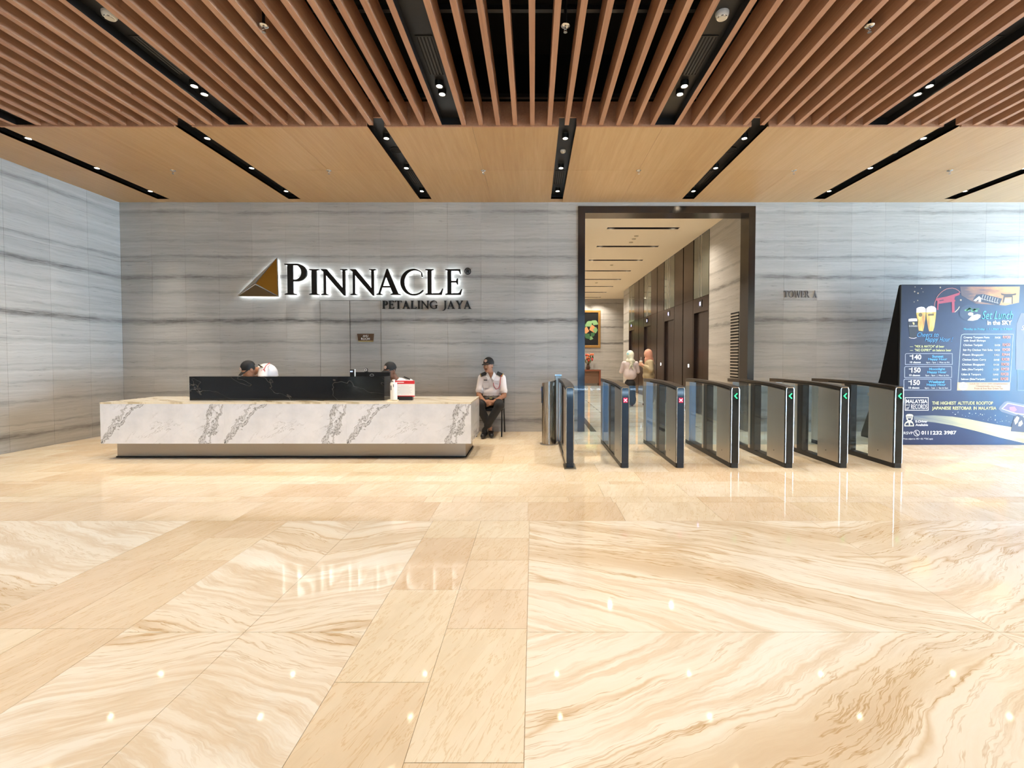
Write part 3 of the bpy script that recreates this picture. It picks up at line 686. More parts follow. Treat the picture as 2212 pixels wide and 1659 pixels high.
b = MB(); off = Vector((0, 0.010, 0)); b.add([A_+off, B_+off, D_+off, M_+off*1.2, A_+off*3, B_+off*3, D_+off*3], [(0, 1, 3), (1, 2, 3), (2, 0, 3), (4, 6, 5), (0, 4, 5, 1), (1, 5, 6, 2), (2, 6, 4, 0)])
b.build('pale_core', mat('emblem_chrome', C(214, 220, 222), 0.2, 0.9), emb)
hs = [A_+(cen-A_)*0.05, B_+(cen-B_)*0.05, D_+(cen-D_)*0.05]
MB().add([(p.x, YW-0.028, p.z) for p in hs], [(0, 1, 2)]).build('halo_light', HALO, emb)
# AHU ROOM plate on the flush door
plate = empty('door_sign', (-2.9, YW, 1.55), 'small brown room name plate with gold edge on the flush stone door', 'sign')
p0, p1 = at(772, 738, YW), at(808, 721, YW)
MB().prism([(p0.x+0.018, p0.z+0.018), (p1.x-0.012, p0.z+0.018), (p1.x, p1.z), (p0.x, p1.z)], YW-0.010, YW+0.001).build('plate', mat('brown_plate', C(92, 66, 44), 0.4), plate)
MB().prism([(p0.x+0.022, p0.z), (p1.x-0.016, p0.z), (p1.x-0.012, p0.z+0.016), (p0.x+0.018, p0.z+0.016)], YW-0.010, YW+0.001).build('gold_edge', mat('gold_strip', C(206, 180, 110), 0.3, 0.8), plate)
PW = mat('print_white', C(244, 244, 242), 0.6)
text('lettering', 'AHU', (p0.x+0.10, p1.x-0.10, p0.z+0.078, p0.z+0.118), YW-0.011, PW, plate, bold=0.01)
text('lettering', 'ROOM', (p0.x+0.07, p1.x-0.07, p0.z+0.030, p0.z+0.068), YW-0.011, PW, plate, bold=0.01)

# ---- reception desk
DKX0, DKX1, DKY0, DKY1, DKZ0, DKZ1 = -5.46, -0.785, 5.70, 6.57, 0.205, 0.728
desk = empty('reception_desk', (-3.1, 6.1, 0), 'long white veined marble reception desk on a recessed steel plinth', 'desk')
box('plinth', -5.40, -0.88, 5.86, 6.55, 0.0, DKZ0, mat('plinth_steel', C(168, 158, 146), 0.34, 0.9), desk)
box('plinth_foot_strip', -5.41, -0.87, 5.85, 6.56, 0.0, 0.012, MATTEBLACK, desk)  # thin black strip round the plinth foot
for x0, x1 in ((DKX0, -3.905), (-3.905, -2.355), (-2.355, DKX1)):
    me = MB().box(0.0008, x1-x0-0.0008, 0, 0.02, 0, DKZ1-DKZ0-0.02).mesh('front_panel', DESKM)
    share('front_panel', me, desk, (x0, DKY0, DKZ0))
me = MB().box(0, 0.02, 0, DKY1-DKY0-0.021, 0, DKZ1-DKZ0-0.02).mesh('side_panel', DESKM)
share('side_panel', me, desk, (DKX1-0.02, DKY0+0.021, DKZ0)); share('side_panel', me, desk, (DKX0, DKY0+0.021, DKZ0))
box('underside', DKX0+0.02, DKX1-0.02, DKY0+0.02, DKY1-0.01, DKZ0, DKZ0+0.02, BLACK, desk)
TOPM = mat('cream_marble_top', C(240, 230, 206), 0.10); t = NT(TOPM); x, y, z = t.pos()
nn = t.noise(t.xyz(t.math('ADD', t.math('MULTIPLY', x, 2.0), t.math('MULTIPLY', y, 3.0)), y, 0.0), 2.0, 6.0, 0.6)
t.color(t.ramp(nn, [(0.40, C(204, 190, 160)), (0.47, C(240, 231, 210)), (0.7, C(246, 240, 224))]))
box('worktop', DKX0, DKX1, DKY0, DKY1, DKZ1-0.02, DKZ1, TOPM, desk)
ctr = empty('transaction_counter', (-3.2, 6.05, DKZ1), 'raised black marble counter box standing on the white desk', 'counter')
BX0, BX1, BY0, BY1, BZ = -4.512, -1.955, 5.945, 6.21, 1.043
box('front_slab', BX0, BX1, BY0, BY0+0.03, DKZ1, BZ, BLACKMARBLE, ctr)
box('side_slab', BX0, BX0+0.03, BY0+0.03, BY1, DKZ1, BZ, BLACKMARBLE, ctr); box('side_slab', BX1-0.03, BX1, BY0+0.03, BY1, DKZ1, BZ, BLACKMARBLE, ctr)
box('top_slab', BX0+0.03, BX1-0.03, BY0+0.03, BY1, BZ-0.03, BZ, BLACKMARBLE, ctr)
# things on the desk
mon = empty('computer_monitor', (-2.42, 6.38, DKZ1), 'black flat monitor seen from behind, rising above the black counter', 'monitor')
mx0, mx1 = at(767, 804, 6.38).x, at(843, 804, 6.38).x
box('screen_case', mx0, mx1, 6.365, 6.40, 0.80, 1.088, MATTEBLACK, mon, bevel=0.006)
box('screen', mx0+0.012, mx1-0.012, 6.3995, 6.4015, 0.815, 1.075, BLACKGLOSS, mon)
box('stand_neck', -2.47, -2.37, 6.372, 6.395, 0.735, 0.81, MATTEBLACK, mon); box('stand_base', -2.54, -2.30, 6.30, 6.48, DKZ1, DKZ1+0.012, MATTEBLACK, mon, bevel=0.004)
lp = at(803, 812, 6.36)
shape('logo_ring', [arc(lp.x, lp.z, 0.030, 0.030, 0, 354, 30), arc(lp.x, lp.z, 0.024, 0.024, 0, 354, 30)], None, 6.364, mat('logo_silver', C(190, 190, 186), 0.3, 0.6), mon)
shape('logo_bar', [[(lp.x-0.022, lp.z-0.003), (lp.x+0.022, lp.z-0.003), (lp.x+0.022, lp.z+0.004), (lp.x-0.022, lp.z+0.004)]], None, 6.364, MATS['logo_silver'], mon)
wc_ = empty('webcam', (at(791, 800, 6.37).x, 6.37, 1.088), 'round webcam with a white ring clipped on the monitor', 'webcam')
wcx = wc_.location.x; RX = Matrix.Rotation(math.pi/2, 4, 'X')
MB().lathe([(0, -0.012), (0.022, -0.012), (0.026, 0.0), (0.024, 0.012), (0, 0.014)], (wcx, 6.37, 1.118), 24, M=RX).build('body', BLACK, wc_, True)
MB().lathe([(0.010, 0.0145), (0.019, 0.0145), (0.019, 0.018), (0.010, 0.018)], (wcx, 6.37, 1.118), 24, M=RX).build('ring', PW, wc_, True)
box('clip', wcx-0.018, wcx+0.018, 6.362, 6.402, 1.0885, 1.097, BLACK, wc_)
sd = empty('card_terminal', (at(761.5, 806, 6.2).x, 6.19, BZ), 'small black terminal with pale edge on the black counter left of the monitor', 'terminal')
sx0, sx1 = at(756.5, 806, 6.19).x, at(766.5, 806, 6.19).x
box('case', sx0, sx1, 6.175, 6.20, BZ, BZ+0.085, BLACK, sd, bevel=0.003)
box('edge_strip', sx1, sx1+0.006, 6.173, 6.202, BZ, BZ+0.09, WHITE, sd); box('screen', sx0+0.006, sx1-0.022, 6.1735, 6.175, BZ+0.05, BZ+0.068, mat('screen_glow', C(190, 205, 230), 0.3, emit=0.6), sd)
bt = empty('sanitiser_dispenser', (-1.87, 5.95, DKZ1), 'slim white hand sanitiser bottle beside the black counter', 'bottle')
bx = at(851.5, 850, 5.95).x
MB().prism([(bx-0.075, 5.90), (bx+0.055, 5.90), (bx+0.055, 5.968), (bx-0.03, 5.968)], DKZ1, DKZ1+0.012, 'Z').build('tray', mat('cream_plastic', C(236, 226, 200), 0.5), bt)
MB().lathe([(0, 0.012), (0.043, 0.012), (0.045, 0.02), (0.045, 0.222), (0.040, 0.235), (0.02, 0.24), (0, 0.24)], (bx, 5.935, DKZ1), 28).build('bottle_body', WHITE, bt, True)
MB().lathe([(0, 0.24), (0.012, 0.24), (0.012, 0.262), (0, 0.262)], (bx, 5.935, DKZ1), 14).build('pump', WHITE, bt, True)
box('nozzle', bx-0.012, bx+0.012, 5.90, 5.96, DKZ1+0.262, DKZ1+0.275, WHITE, bt, bevel=0.003)
box('label_print', bx-0.030, bx-0.015, 5.893, 5.903, DKZ1+0.14, DKZ1+0.20, mat('grey_print', C(110, 110, 112), 0.6), bt); box('label_print', bx+0.005, bx+0.014, 5.8895, 5.895, DKZ1+0.18, DKZ1+0.215, MATS['grey_print'], bt)
ns = empty('notice_stand', (-1.7, 6.0, DKZ1), 'red and white printed notice on a black stand at the desk end', 'notice')
a, b2 = at(854, 857, 5.99), at(896, 822, 5.99)
RED = mat('print_red', C(214, 44, 52), 0.5)
box('stand', at(857, 860, 5.99).x, at(891, 860, 5.99).x, 5.975, 6.04, DKZ1, a.z+0.005, BLACK, ns)
box('card', a.x, b2.x, 5.985, 5.991, a.z, b2.z, PW, ns)
box('red_band', a.x+0.001, b2.x-0.001, 5.983, 5.985, b2.z-0.045, b2.z-0.001, RED, ns); box('red_band', a.x+0.001, b2.x-0.001, 5.983, 5.985, a.z+0.001, a.z+0.016, RED, ns)
for i, (f0, f1, h0, h1) in enumerate(((.06, .45, .70, .8), (.0, 0, 0, 0))):
    if f1: box('band_print', a.x+(b2.x-a.x)*f0, a.x+(b2.x-a.x)*f1, 5.982, 5.983, b2.z-0.028, b2.z-0.018, PW, ns)
GREYP = mat('print_grey', C(196, 196, 198), 0.6)
for i in range(7):
    w = (.5, .8, .7, .85, .6, .8, .5)[i]
    box('print_line', (a.x+b2.x)/2-0.11*w, (a.x+b2.x)/2+0.11*w, 5.984, 5.985, a.z+0.032+0.018*i, a.z+0.035+0.018*i, GREYP, ns)

# ---- turnstiles
def arch(y):                                          # top line along the body, y from -0.80 (front) to 0.80
    return 0.978 - 0.030*max(0, (-y-0.1)/0.7)**2 - 0.006*max(0, (y-0.3)/0.5)**2
def make_turnstile():
    r = empty('turnstile', (0, 0, 0))
    L = 0.80; hw = 0.048
    b = MB(); pts = [(-hw+0.012, -L), (hw-0.012, -L), (hw, -L+0.02), (hw, L-0.02), (hw-0.012, L), (-hw+0.012, L), (-hw, L-0.02), (-hw, -L+0.02)]
    b.prism(pts, 0.0, 0.055, 'Z').build('base', BLACK, r, wc=False)
    def side(name, y0, y1, m, w=hw, zb=0.055, zt=-0.045):
        n = 8; ys_ = [y0+(y1-y0)*i/n for i in range(n+1)]
        MB().prism([(y0, zb), (y1, zb)]+[(y, arch(y)+zt) for y in reversed(ys_)], -w, w, 'X').build(name, m, r, wc=False)
    side('front_panel', -0.775, -0.385, STEEL); side('rear_panel', 0.62, 0.785, STEEL)
    side('mullion', -0.045, 0.075, BLACK, hw-0.006); side('steel_post', 0.080, 0.135, STEEL, hw-0.008)
    for y0, y1 in ((-0.384, -0.046), (0.136, 0.619)):
        for sx in (-1, 1):
            MB().box(sx*(hw-0.010)-0.003, sx*(hw-0.010)+0.003, y0, y1, 0.055, arch((y0+y1)/2)-0.06).build('glass_pane', GLASS, r, wc=False)
    # arched rail
    n = 28; ys_ = [-0.792+1.584*i/n for i in range(n+1)]
    top = [(y, arch(y)+0.004) for y in ys_]; bot = [(y, arch(y)-0.042) for y in reversed(ys_)]
    MB().prism(top+bot, -hw-0.003, hw+0.003, 'X').build('top_rail', mat('bronze_rail', C(92, 84, 76), 0.28, 0.9), r, wc=False)
    MB().prism([(y, arch(y)-0.036) for y in ys_[1:22]]+[(y, arch(y)-0.022) for y in reversed(ys_[1:22])], -hw-0.0045, hw+0.0045, 'X').build('rail_groove', MATTEBLACK, [c for c in r.children if c.name.startswith('top_rail')][0], wc=False)
    # front face: black glass between two chrome edge strips
    zt = arch(-0.79)
    MB().prism([(-hw+0.010, -0.800), (hw-0.010, -0.800), (hw-0.008, -0.772), (-hw+0.008, -0.772)], 0.055, zt-0.012, 'Z').build('front_face', BLACKGLOSS, r, wc=False)
    for s in (-1, 1):
        MB().tube([(s*(hw-0.004), -0.795, 0.058), (s*(hw-0.004), -0.797, zt-0.03), (s*(hw-0.012), -0.797, zt-0.008)], 0.0055, 8).build('chrome_edge', CHROME, r, True, wc=False)
    MB().tube([(-hw+0.012, -0.797, zt-0.006), (hw-0.012, -0.797, zt-0.006)], 0.006, 8).build('chrome_edge', CHROME, r, True, wc=False)
    MB().box(hw-0.012, hw+0.004, -0.30, -0.245, 0.80, 0.84).build('white_block', WHITE, r, wc=False)  # small white block on the side of the body
    MB().lathe([(0, 0), (0.006, 0), (0.006, 0.002), (0, 0.002)], n=10, M=Matrix.Translation((-hw-0.001, -0.55, 0.16)) @ Matrix.Rotation(-math.pi/2, 4, 'Y')).build('lock', BLACK, r, wc=False)
    return r
proto = make_turnstile()
TX = [0.428, 1.073, 1.720, 2.358, 2.995, 3.632, 4.270]; TY = 6.08
REDL = mat('display_red', (1.0, 0.05, 0.12, 1), 0.4, emit=6.0); GREENL = mat('display_green', (0.03, 0.85, 0.22, 1), 0.4, emit=1.2)
REDG = mat('display_red_glow', (0.40, 0.0, 0.03, 1), 0.4, emit=0.45); PINKL = mat('display_pink', (1.0, 0.40, 0.52, 1), 0.4, emit=1.0)
WING = MB().prism([(0, 0.12), (0.262, 0.12), (0.262, 0.895), (0.245, 0.912), (0, 0.912)], -0.005, 0.005).mesh('glass_wing', GLASSBLUE)
WINGL = MB().prism([(0, 0.12), (-0.262, 0.12), (-0.262, 0.895), (-0.245, 0.912), (0, 0.912)], -0.005, 0.005).mesh('glass_wing', GLASSBLUE)
TL = ['leftmost turnstile with dark front, nearest the steel bin', 'turnstile with a red cross display, second from the steel bin', 'turnstile with a red cross display, third from the steel bin',
      'turnstile with a green arrow, fourth from the steel bin', 'turnstile with a green arrow, fifth from the steel bin', 'turnstile with a green arrow, sixth from the steel bin', 'rightmost turnstile with a green arrow, beside the big poster']
for i, x in enumerate(TX):
    o = proto if i == 0 else copy_tree(proto)
    o.location = (x, TY, 0); WM[o.name] = Matrix.Translation(o.location)
    tag(o, TL[i], 'turnstile', 'turnstiles in the access row')
    if i < 6: share('glass_wing', WING, o, (0.046, 0.02, 0), wc=False)
    if i > 0: share('glass_wing', WINGL, o, (-0.046, 0.02, 0), wc=False)
    yf = TY-0.8005
    if i in (1, 2):
        c = (x+0.002, 0.795)
        shape('display_glow', [[(c[0]-0.026, c[1]-0.030), (c[0]+0.026, c[1]-0.030), (c[0]+0.026, c[1]+0.030), (c[0]-0.026, c[1]+0.030)]], None, yf-0.0005, REDG, o, ext=0.0005)
        w, l = 0.007, 0.021
        X = [(0, w), (l-w, l), (l, l-w), (w, 0), (l, -l+w), (l-w, -l), (0, -w), (-l+w, -l), (-l, -l+w), (-w, 0), (-l, l-w), (-l+w, l)]
        shape('display_cross', [[(c[0]+u, c[1]+v) for u, v in X]], None, yf-0.002, PINKL, o, ext=0.0008)
    elif i > 2:
        c = (x+0.004, 0.845); A = [(-0.022, 0), (0.012, 0.034), (0.020, 0.026), (-0.004, 0), (0.020, -0.026), (0.012, -0.034)]
        shape('display_arrow', [[(c[0]+u, c[1]+v) for u, v in A]], None, yf-0.002, GREENL, o, ext=0.0008)
MB().prism([(TX[0]-0.07, TY-0.86), (TX[0]+0.07, TY-0.86), (TX[0]+0.07, TY-0.60), (TX[0]-0.07, TY-0.60)], 0.0, 0.004, 'Z').build('floor_plate', mat('floor_plate_steel', C(176, 164, 140), 0.3, 0.8), proto)

# ---- steel bin and barrier post
bn = empty('waste_bin', (0.235, 6.75, 0), 'tall brushed steel cylinder bin with slanted top', 'bin')
n = 40; vs = []; R = 0.106
for k in range(n):
    a = 2*math.pi*k/n; x, y = R*math.cos(a), R*math.sin(a)
    vs += [(x, y, 0.012), (x, y, 0.935+0.22*x)]
b = MB(); b.add(vs, [(2*k, (2*k+2) % (2*n), (2*k+3) % (2*n), 2*k+1) for k in range(n)]+[tuple(range(1, 2*n, 2)), tuple(range(2*n-2, -1, -2))])
b.build('drum', brushed('bin_steel', C(176, 168, 158), 0.26), bn, True, wc=False)
MB().lathe([(0, 0), (0.135, 0), (0.135, 0.004), (0.108, 0.012), (0, 0.012)], n=32).build('floor_flange', STEEL, bn, True, wc=False)
MB().box(-R-0.010, -R+0.012, -0.05, 0.03, 0.62, 0.86).build('side_hatch', BLACK, bn, wc=False)
MB().box(-R-0.0115, -R-0.0095, -0.045, 0.025, 0.64, 0.69).build('yellow_sticker', mat('sticker_yellow', C(222, 166, 40), 0.5), bn, wc=False)
MB().box(-R-0.0115, -R-0.0095, -0.035, 0.015, 0.80, 0.83).build('blue_light', mat('blue_led', C(60, 80, 220), 0.4, emit=0.8), bn, wc=False)
ps = empty('barrier_post', (0.385, 6.98, 0), 'slim square steel post behind the first turnstile and bin', 'post')
MB().box(-0.05, 0.045, -0.03, 0.03, 0.01, 1.01).build('shaft', brushed('post_steel', C(196, 186, 170), 0.28), ps, bevel=0.006, wc=False)
MB().box(-0.054, 0.049, -0.034, 0.034, 1.01, 1.03).build('cap', CHROME, ps, wc=False)
MB().box(-0.075, 0.075, -0.05, 0.05, 0, 0.01).build('foot_plate', STEEL, ps, wc=False)
for z in (0.30, 0.10): MB().tube([(0.03, -0.03, z), (0.03, -0.055, z)], 0.014, 10).build('glass_clamp', CHROME, ps, True, wc=False)
# ---- chair of the seated guard
ch = empty('visitor_chair', (-0.72, 7.57, 0), 'black padded metal-legged chair under the seated guard by the wall', 'chair')
FAB = mat('black_vinyl', C(26, 25, 26), 0.5)
cx = -0.72
box('seat', cx-0.225, cx+0.225, 7.35, 7.77, 0.415, 0.46, FAB, ch, bevel=0.015)
box('backrest', cx-0.21, cx+0.21, 7.775, 7.81, 0.56, 0.83, FAB, ch, bevel=0.012)
for s in (-1, 1):
    MB().tube([(cx+s*0.205, 7.345, 0.0), (cx+s*0.205, 7.42, 0.43)], 0.011, 8).build('leg', BLACK, ch, True)
    MB().tube([(cx+s*0.225, 7.83, 0.0), (cx+s*0.215, 7.765, 0.43), (cx+s*0.215, 7.80, 0.60), (cx+s*0.215, 7.825, 0.80)], 0.011, 8).build('leg', BLACK, ch, True)
    MB().tube([(cx+s*0.21, 7.42, 0.425), (cx+s*0.21, 7.77, 0.425)], 0.010, 8).build('seat_rail', BLACK, ch, True)

# ---- lift lobby fittings
for i, y0 in enumerate(LIFTY):
    e = empty('lift_entrance', (CX1, y0+LW/2, 0), f'dark bronze lift entrance with glass transom, {["nearest the doorway", "second from the doorway", "third from the doorway", "farthest down the lobby"][i]}', 'lift', 'lift entrances in the lobby')
    box('door_leaf', CX1+0.06, CX1+0.10, y0+0.05, y0+LW/2-0.002, 0, 2.30, LIFTDARK, e); box('door_leaf', CX1+0.06, CX1+0.10, y0+LW/2+0.002, y0+LW-0.05, 0, 2.30, LIFTDARK, e)
    box('door_frame', CX1, CX1+0.10, y0, y0+0.05, 0, 2.62, LIFTDARK, e); box('door_frame', CX1, CX1+0.10, y0+LW-0.05, y0+LW, 0, 2.62, LIFTDARK, e)
    box('head_panel', CX1, CX1+0.10, y0+0.05, y0+LW-0.05, 2.30, 2.62, LIFTDARK, e)
    box('transom_glass', CX1+0.005, CX1+0.03, y0+0.02, y0+LW-0.02, 2.63, CZ-0.01, mat('transom_glass', C(104, 106, 96), 0.08, 0.2), e)
    box('transom_bar', CX1, CX1+0.04, y0+LW*0.45, y0+LW*0.45+0.03, 2.63, CZ-0.01, STEEL, e)
    box('transom_bar', CX1, CX1+0.04, y0+LW*0.62, y0+LW*0.62+0.02, 2.63, CZ-0.01, STEEL, e)
    box('indicator_box', CX1-0.008, CX1, y0+LW*0.4, y0+LW*0.62, 2.40, 2.56, BLACKGLOSS, e)
    box('indicator_light', CX1-0.010, CX1-0.008, y0+LW*0.48, y0+LW*0.54, 2.44, 2.52, mat('indicator_violet', (0.5, 0.45, 1.0, 1), 0.4, emit=4.0), e)
    box('call_button', CX1-0.006, CX1, y0+LW+0.25, y0+LW+0.31, 1.05, 1.13, mat('button_light', (1, 1, 1, 1), 0.4, emit=1.5), e)
for i, y in enumerate(ysl):
    e = empty('slot_light', (2.305, y, CZ), f'dark recessed ceiling slot with two lamps, {ORD[i]} from the doorway', 'slot light', 'slot lights in the lobby ceiling')
    t = MB(); x0, x1, a, b2_ = 1.55-2.305, 3.06-2.305, -0.07, 0.07
    t.add([(x0, a, 0), (x1, a, 0), (x1, b2_, 0), (x0, b2_, 0), (x0, a, 0.12), (x1, a, 0.12), (x1, b2_, 0.12), (x0, b2_, 0.12)], [(0, 1, 5, 4), (1, 2, 6, 5), (2, 3, 7, 6), (3, 0, 4, 7), (4, 5, 6, 7)])
    t.build('housing', mat('slot_black', C(30, 22, 18), 0.7), e, wc=False)
    for sx in (-0.66, 0.66):
        share('trim_ring', ring_me, e, (sx, 0, 0.05), wc=False); share('lens', lens_me, e, (sx, 0, 0.05), wc=False)
        d = bpy.data.lights.new('slot_lamp', 'SPOT'); d.energy = P_CORR; d.color = WARM; d.spot_size = math.radians(130); d.spot_blend = 0.7; d.shadow_soft_size = 0.03
        lo = bpy.data.objects.new('slot_lamp', d); lo.location = (sx, 0, 0.035); link(lo, e, False)
for i, y in enumerate((10.2, 10.45, 10.75, 13.4, 16.6)):
    e = empty('lobby_ceiling_disc', (2.3, y, CZ), f'small pale disc on the lobby ceiling, {ORD[i]} from the doorway', 'ceiling disc')
    MB().lathe([(0, 0), (0.05, 0), (0.05, -0.008), (0.03, -0.02), (0, -0.02)], n=20).build('disc', mat('disc_grey', C(190, 176, 150), 0.6), e, True, wc=False)
    MB().lathe([(0, -0.02), (0.012, -0.02), (0.01, -0.03), (0, -0.03)], n=12).build('button', WHITE, e, True, wc=False)
pic = empty('framed_picture', (2.3, CY, 1.73), 'gold framed picture of green leaves on black at the lobby end', 'picture')
PX1, PXA, PZ0, PZ1 = 3.13, 1.47, 1.73, 3.47
GOLD = mat('gold_frame', C(168, 128, 68), 0.4, 0.5)
for x0, x1, z0, z1 in ((PXA, PX1, PZ0, PZ0+0.11), (PXA, PX1, PZ1-0.11, PZ1), (PXA, PXA+0.11, PZ0+0.11, PZ1-0.11), (PX1-0.11, PX1, PZ0+0.11, PZ1-0.11)): box('frame_rail', x0, x1, CY-0.06, CY-0.001, z0, z1, GOLD, pic, bevel=0.012)
box('canvas', PXA+0.11, PX1-0.11, CY-0.03, CY-0.005, PZ0+0.11, PZ1-0.11, mat('picture_black', C(10, 11, 12), 0.4), pic)
LEAF = [mat('leaf_green', C(120, 160, 110), 0.6), mat('leaf_dark', C(50, 96, 60), 0.6), mat('leaf_tan', C(196, 140, 92), 0.6)]
def fan(cx_, cz_, r, rot, m):
    pts = [(0, -r*0.6)]+[(r*(1+0.06*math.cos(5*a))*math.sin(a), r*(1+0.06*math.cos(5*a))*math.cos(a)*0.85) for a in [math.radians(-75+15*k) for k in range(11)]]
    c, s = math.cos(rot), math.sin(rot)
    shape('leaf', [[(cx_+u*c-v*s, cz_+u*s+v*c) for u, v in pts]], None, CY-0.032-random.random()*0.003, m, pic, ext=0.0008)
for q in ((2.85, 2.86, .17, -.5, 0), (2.62, 2.80, .2, .6, 0), (2.72, 2.60, .2, -1.2, 2), (2.86, 2.55, .15, -1.6, 0), (2.50, 2.52, .18, 1.4, 2), (2.55, 2.30, .18, 2.4, 1), (2.74, 2.36, .14, -2.2, 1), (2.40, 2.68, .16, 1.0, 1), (2.68, 2.2, .12, 3.0, 0), (2.2, 2.45, .2, 1.9, 1)): fan(q[0], q[1], q[2], q[3], LEAF[q[4]])
pl = empty('picture_light', (2.3, CY-0.35, CZ), 'small ceiling lamp washing the wall above the picture', 'downlight')
share('trim_ring', ring_me, pl, (0, 0, 0), wc=False); share('lens', lens_me, pl, (0, 0, -0.004), wc=False)
d = bpy.data.lights.new('picture_lamp', 'SPOT'); d.energy = 40; d.color = WARM; d.spot_size = math.radians(90); d.spot_blend = 0.8; d.shadow_soft_size = 0.03
lo = bpy.data.objects.new('picture_lamp', d); lo.location = (0, 0, -0.03); lo.rotation_euler = (0.25, 0, 0); link(lo, pl, False)
ct = empty('console_table', (2.3, 20.7, 0), 'brown wooden console table below the picture at the lobby end', 'table')
TW = mat('table_wood', C(118, 68, 48), 0.4)
box('top', 1.50, 3.05, 20.45, 20.95, 0.66, 0.72, TW, ct); box('side', 1.50, 1.58, 20.47, 20.93, 0, 0.66, TW, ct); box('side', 2.97, 3.05, 20.47, 20.93, 0, 0.66, TW, ct)
box('front_apron', 1.58, 2.97, 20.55, 20.60, 0.10, 0.66, mat('table_panel', C(104, 78, 62), 0.5), ct)
fv = empty('flower_vase', (2.5, 20.7, 0.72), 'vase of orange and red flowers on the console table', 'flowers')
MB().lathe([(0, 0), (0.07, 0), (0.10, 0.10), (0.06, 0.20), (0.075, 0.24), (0.06, 0.24), (0, 0.2)], n=24).build('vase', mat('vase_brown', C(70, 48, 38), 0.3), fv, True, wc=False)
FL = [mat('flower_orange', C(226, 104, 58), 0.6), mat('flower_red', C(180, 50, 40), 0.6), mat('stem_brown', C(96, 92, 58), 0.7)]
for k in range(26):
    a = random.uniform(0, 6.28); rr = random.uniform(0.05, 0.26); h = random.uniform(0.35, 0.68)
    tip = Vector((rr*math.cos(a), rr*math.sin(a)*0.7, h))
    MB().tube([(0, 0, 0.2), tip*0.55+Vector((0, 0, 0.1)), tip], 0.006, 5).build('stem', FL[2], fv, True, wc=False)
    if k % 2 == 0: MB().lathe([(0, -0.05), (0.03, -0.01), (0.05, 0.03), (0.03, 0.06), (0, 0.08)], tuple(tip), 8).build('blossom', FL[k//2 % 2], fv, True, wc=False)
    else: MB().add([tip+Vector((0, 0, 0.1)), tip+Vector((0.04, 0.0, 0)), tip-Vector((0, 0, 0.1)), tip+Vector((-0.04, 0.01, 0))], [(0, 1, 2, 3)]).build('leaf', LEAF[1] if k % 3 else FL[2], fv, wc=False)
# ================================================================== POSTER
YPO = 6.676
def q2(x, y): p = at(1930+x/7.844, 600+y/7.845, YPO); return (p.x, p.z)        # readings from the upper and lower half of the board
def q3(x, y): p = at(1930+x/7.844, 780+y/7.845, YPO); return (p.x, p.z)
def bx2(x0, x1, y0, y1, q=q2):
    a, b = q((x0), (y1)), q((x1), (y0)); m = q((x0+x1)/2, (y0+y1)/2); w = (b[0]-a[0]); h = b[1]-a[1]
    return (m[0]-abs(w)/2, m[0]+abs(w)/2, m[1]-abs(h)/2, m[1]+abs(h)/2)
PB0, PB1, PBZ = 5.40, 8.30, 2.352
post = empty('poster_board', ((PB0+PB1)/2, YPO, 0), 'big navy blue menu poster board standing by the right wall', 'poster')
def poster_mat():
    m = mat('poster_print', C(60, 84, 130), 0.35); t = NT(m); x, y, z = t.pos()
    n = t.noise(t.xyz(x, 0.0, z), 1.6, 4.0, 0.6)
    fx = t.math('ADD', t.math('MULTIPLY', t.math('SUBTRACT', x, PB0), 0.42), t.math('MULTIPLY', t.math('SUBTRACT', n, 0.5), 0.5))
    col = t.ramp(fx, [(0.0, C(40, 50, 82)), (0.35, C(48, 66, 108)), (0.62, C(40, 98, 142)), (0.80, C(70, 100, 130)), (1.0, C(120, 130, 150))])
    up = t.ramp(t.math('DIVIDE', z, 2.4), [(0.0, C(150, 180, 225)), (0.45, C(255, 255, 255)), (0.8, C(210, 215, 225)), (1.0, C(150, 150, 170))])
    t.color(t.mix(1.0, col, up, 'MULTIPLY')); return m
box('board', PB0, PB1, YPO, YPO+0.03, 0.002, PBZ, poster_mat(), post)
CLOTH = mat('black_cloth', C(6, 7, 10), 0.85, spec=0.2)
MB().prism([(YPO+0.03, 0.0), (YPO+0.74, 0.0), (YPO+0.74, 0.06), (YPO+0.36, 0.98), (YPO+0.03, PBZ)], PB0-0.02, PB0+0.01, 'X').build('side_wing', CLOTH, post)
MB().prism([(YPO+0.03, 0.0), (YPO+0.74, 0.0), (YPO+0.74, 0.06), (YPO+0.36, 0.98), (YPO+0.03, PBZ)], PB1-0.02, PB1+0.01, 'X').build('side_wing', CLOTH, post)
box('edge_trim', PB0-0.012, PB0, YPO-0.002, YPO+0.03, 0.0, PBZ+0.006, BLACK, post); box('edge_trim', PB0, PB1, YPO-0.002, YPO+0.03, PBZ, PBZ+0.008, BLACK, post)
def pm(name, r, g, b): return mat('print_'+name, C(r, g, b), 0.45)
IW, CY_, LB, YL, OR, TAN, BRN, NAVY, REDP = pm('ink_white', 240, 244, 248), pm('cyan', 90, 200, 240), pm('light_blue', 92, 180, 250), pm('lime', 226, 232, 170), pm('salmon', 236, 172, 158), pm('tan', 228, 196, 160), pm('brown', 130, 84, 74), pm('navy', 30, 40, 68), pm('torii_red', 176, 56, 84)
PY = YPO-0.0012
LAY = [0]
def pt(s, b, m, **k): LAY[0] += 1; text('print_text', s, b, PY-0.002, m, post, ext=0.0003, **k)
def ps_(pts, m, q=q2, holes=(), dy=0.0, name='print_shape'): shape(name, [[q(*p) for p in pts]]+[[q(*p) for p in h] for h in holes], None, PY-dy, m, post, ext=0.0003)
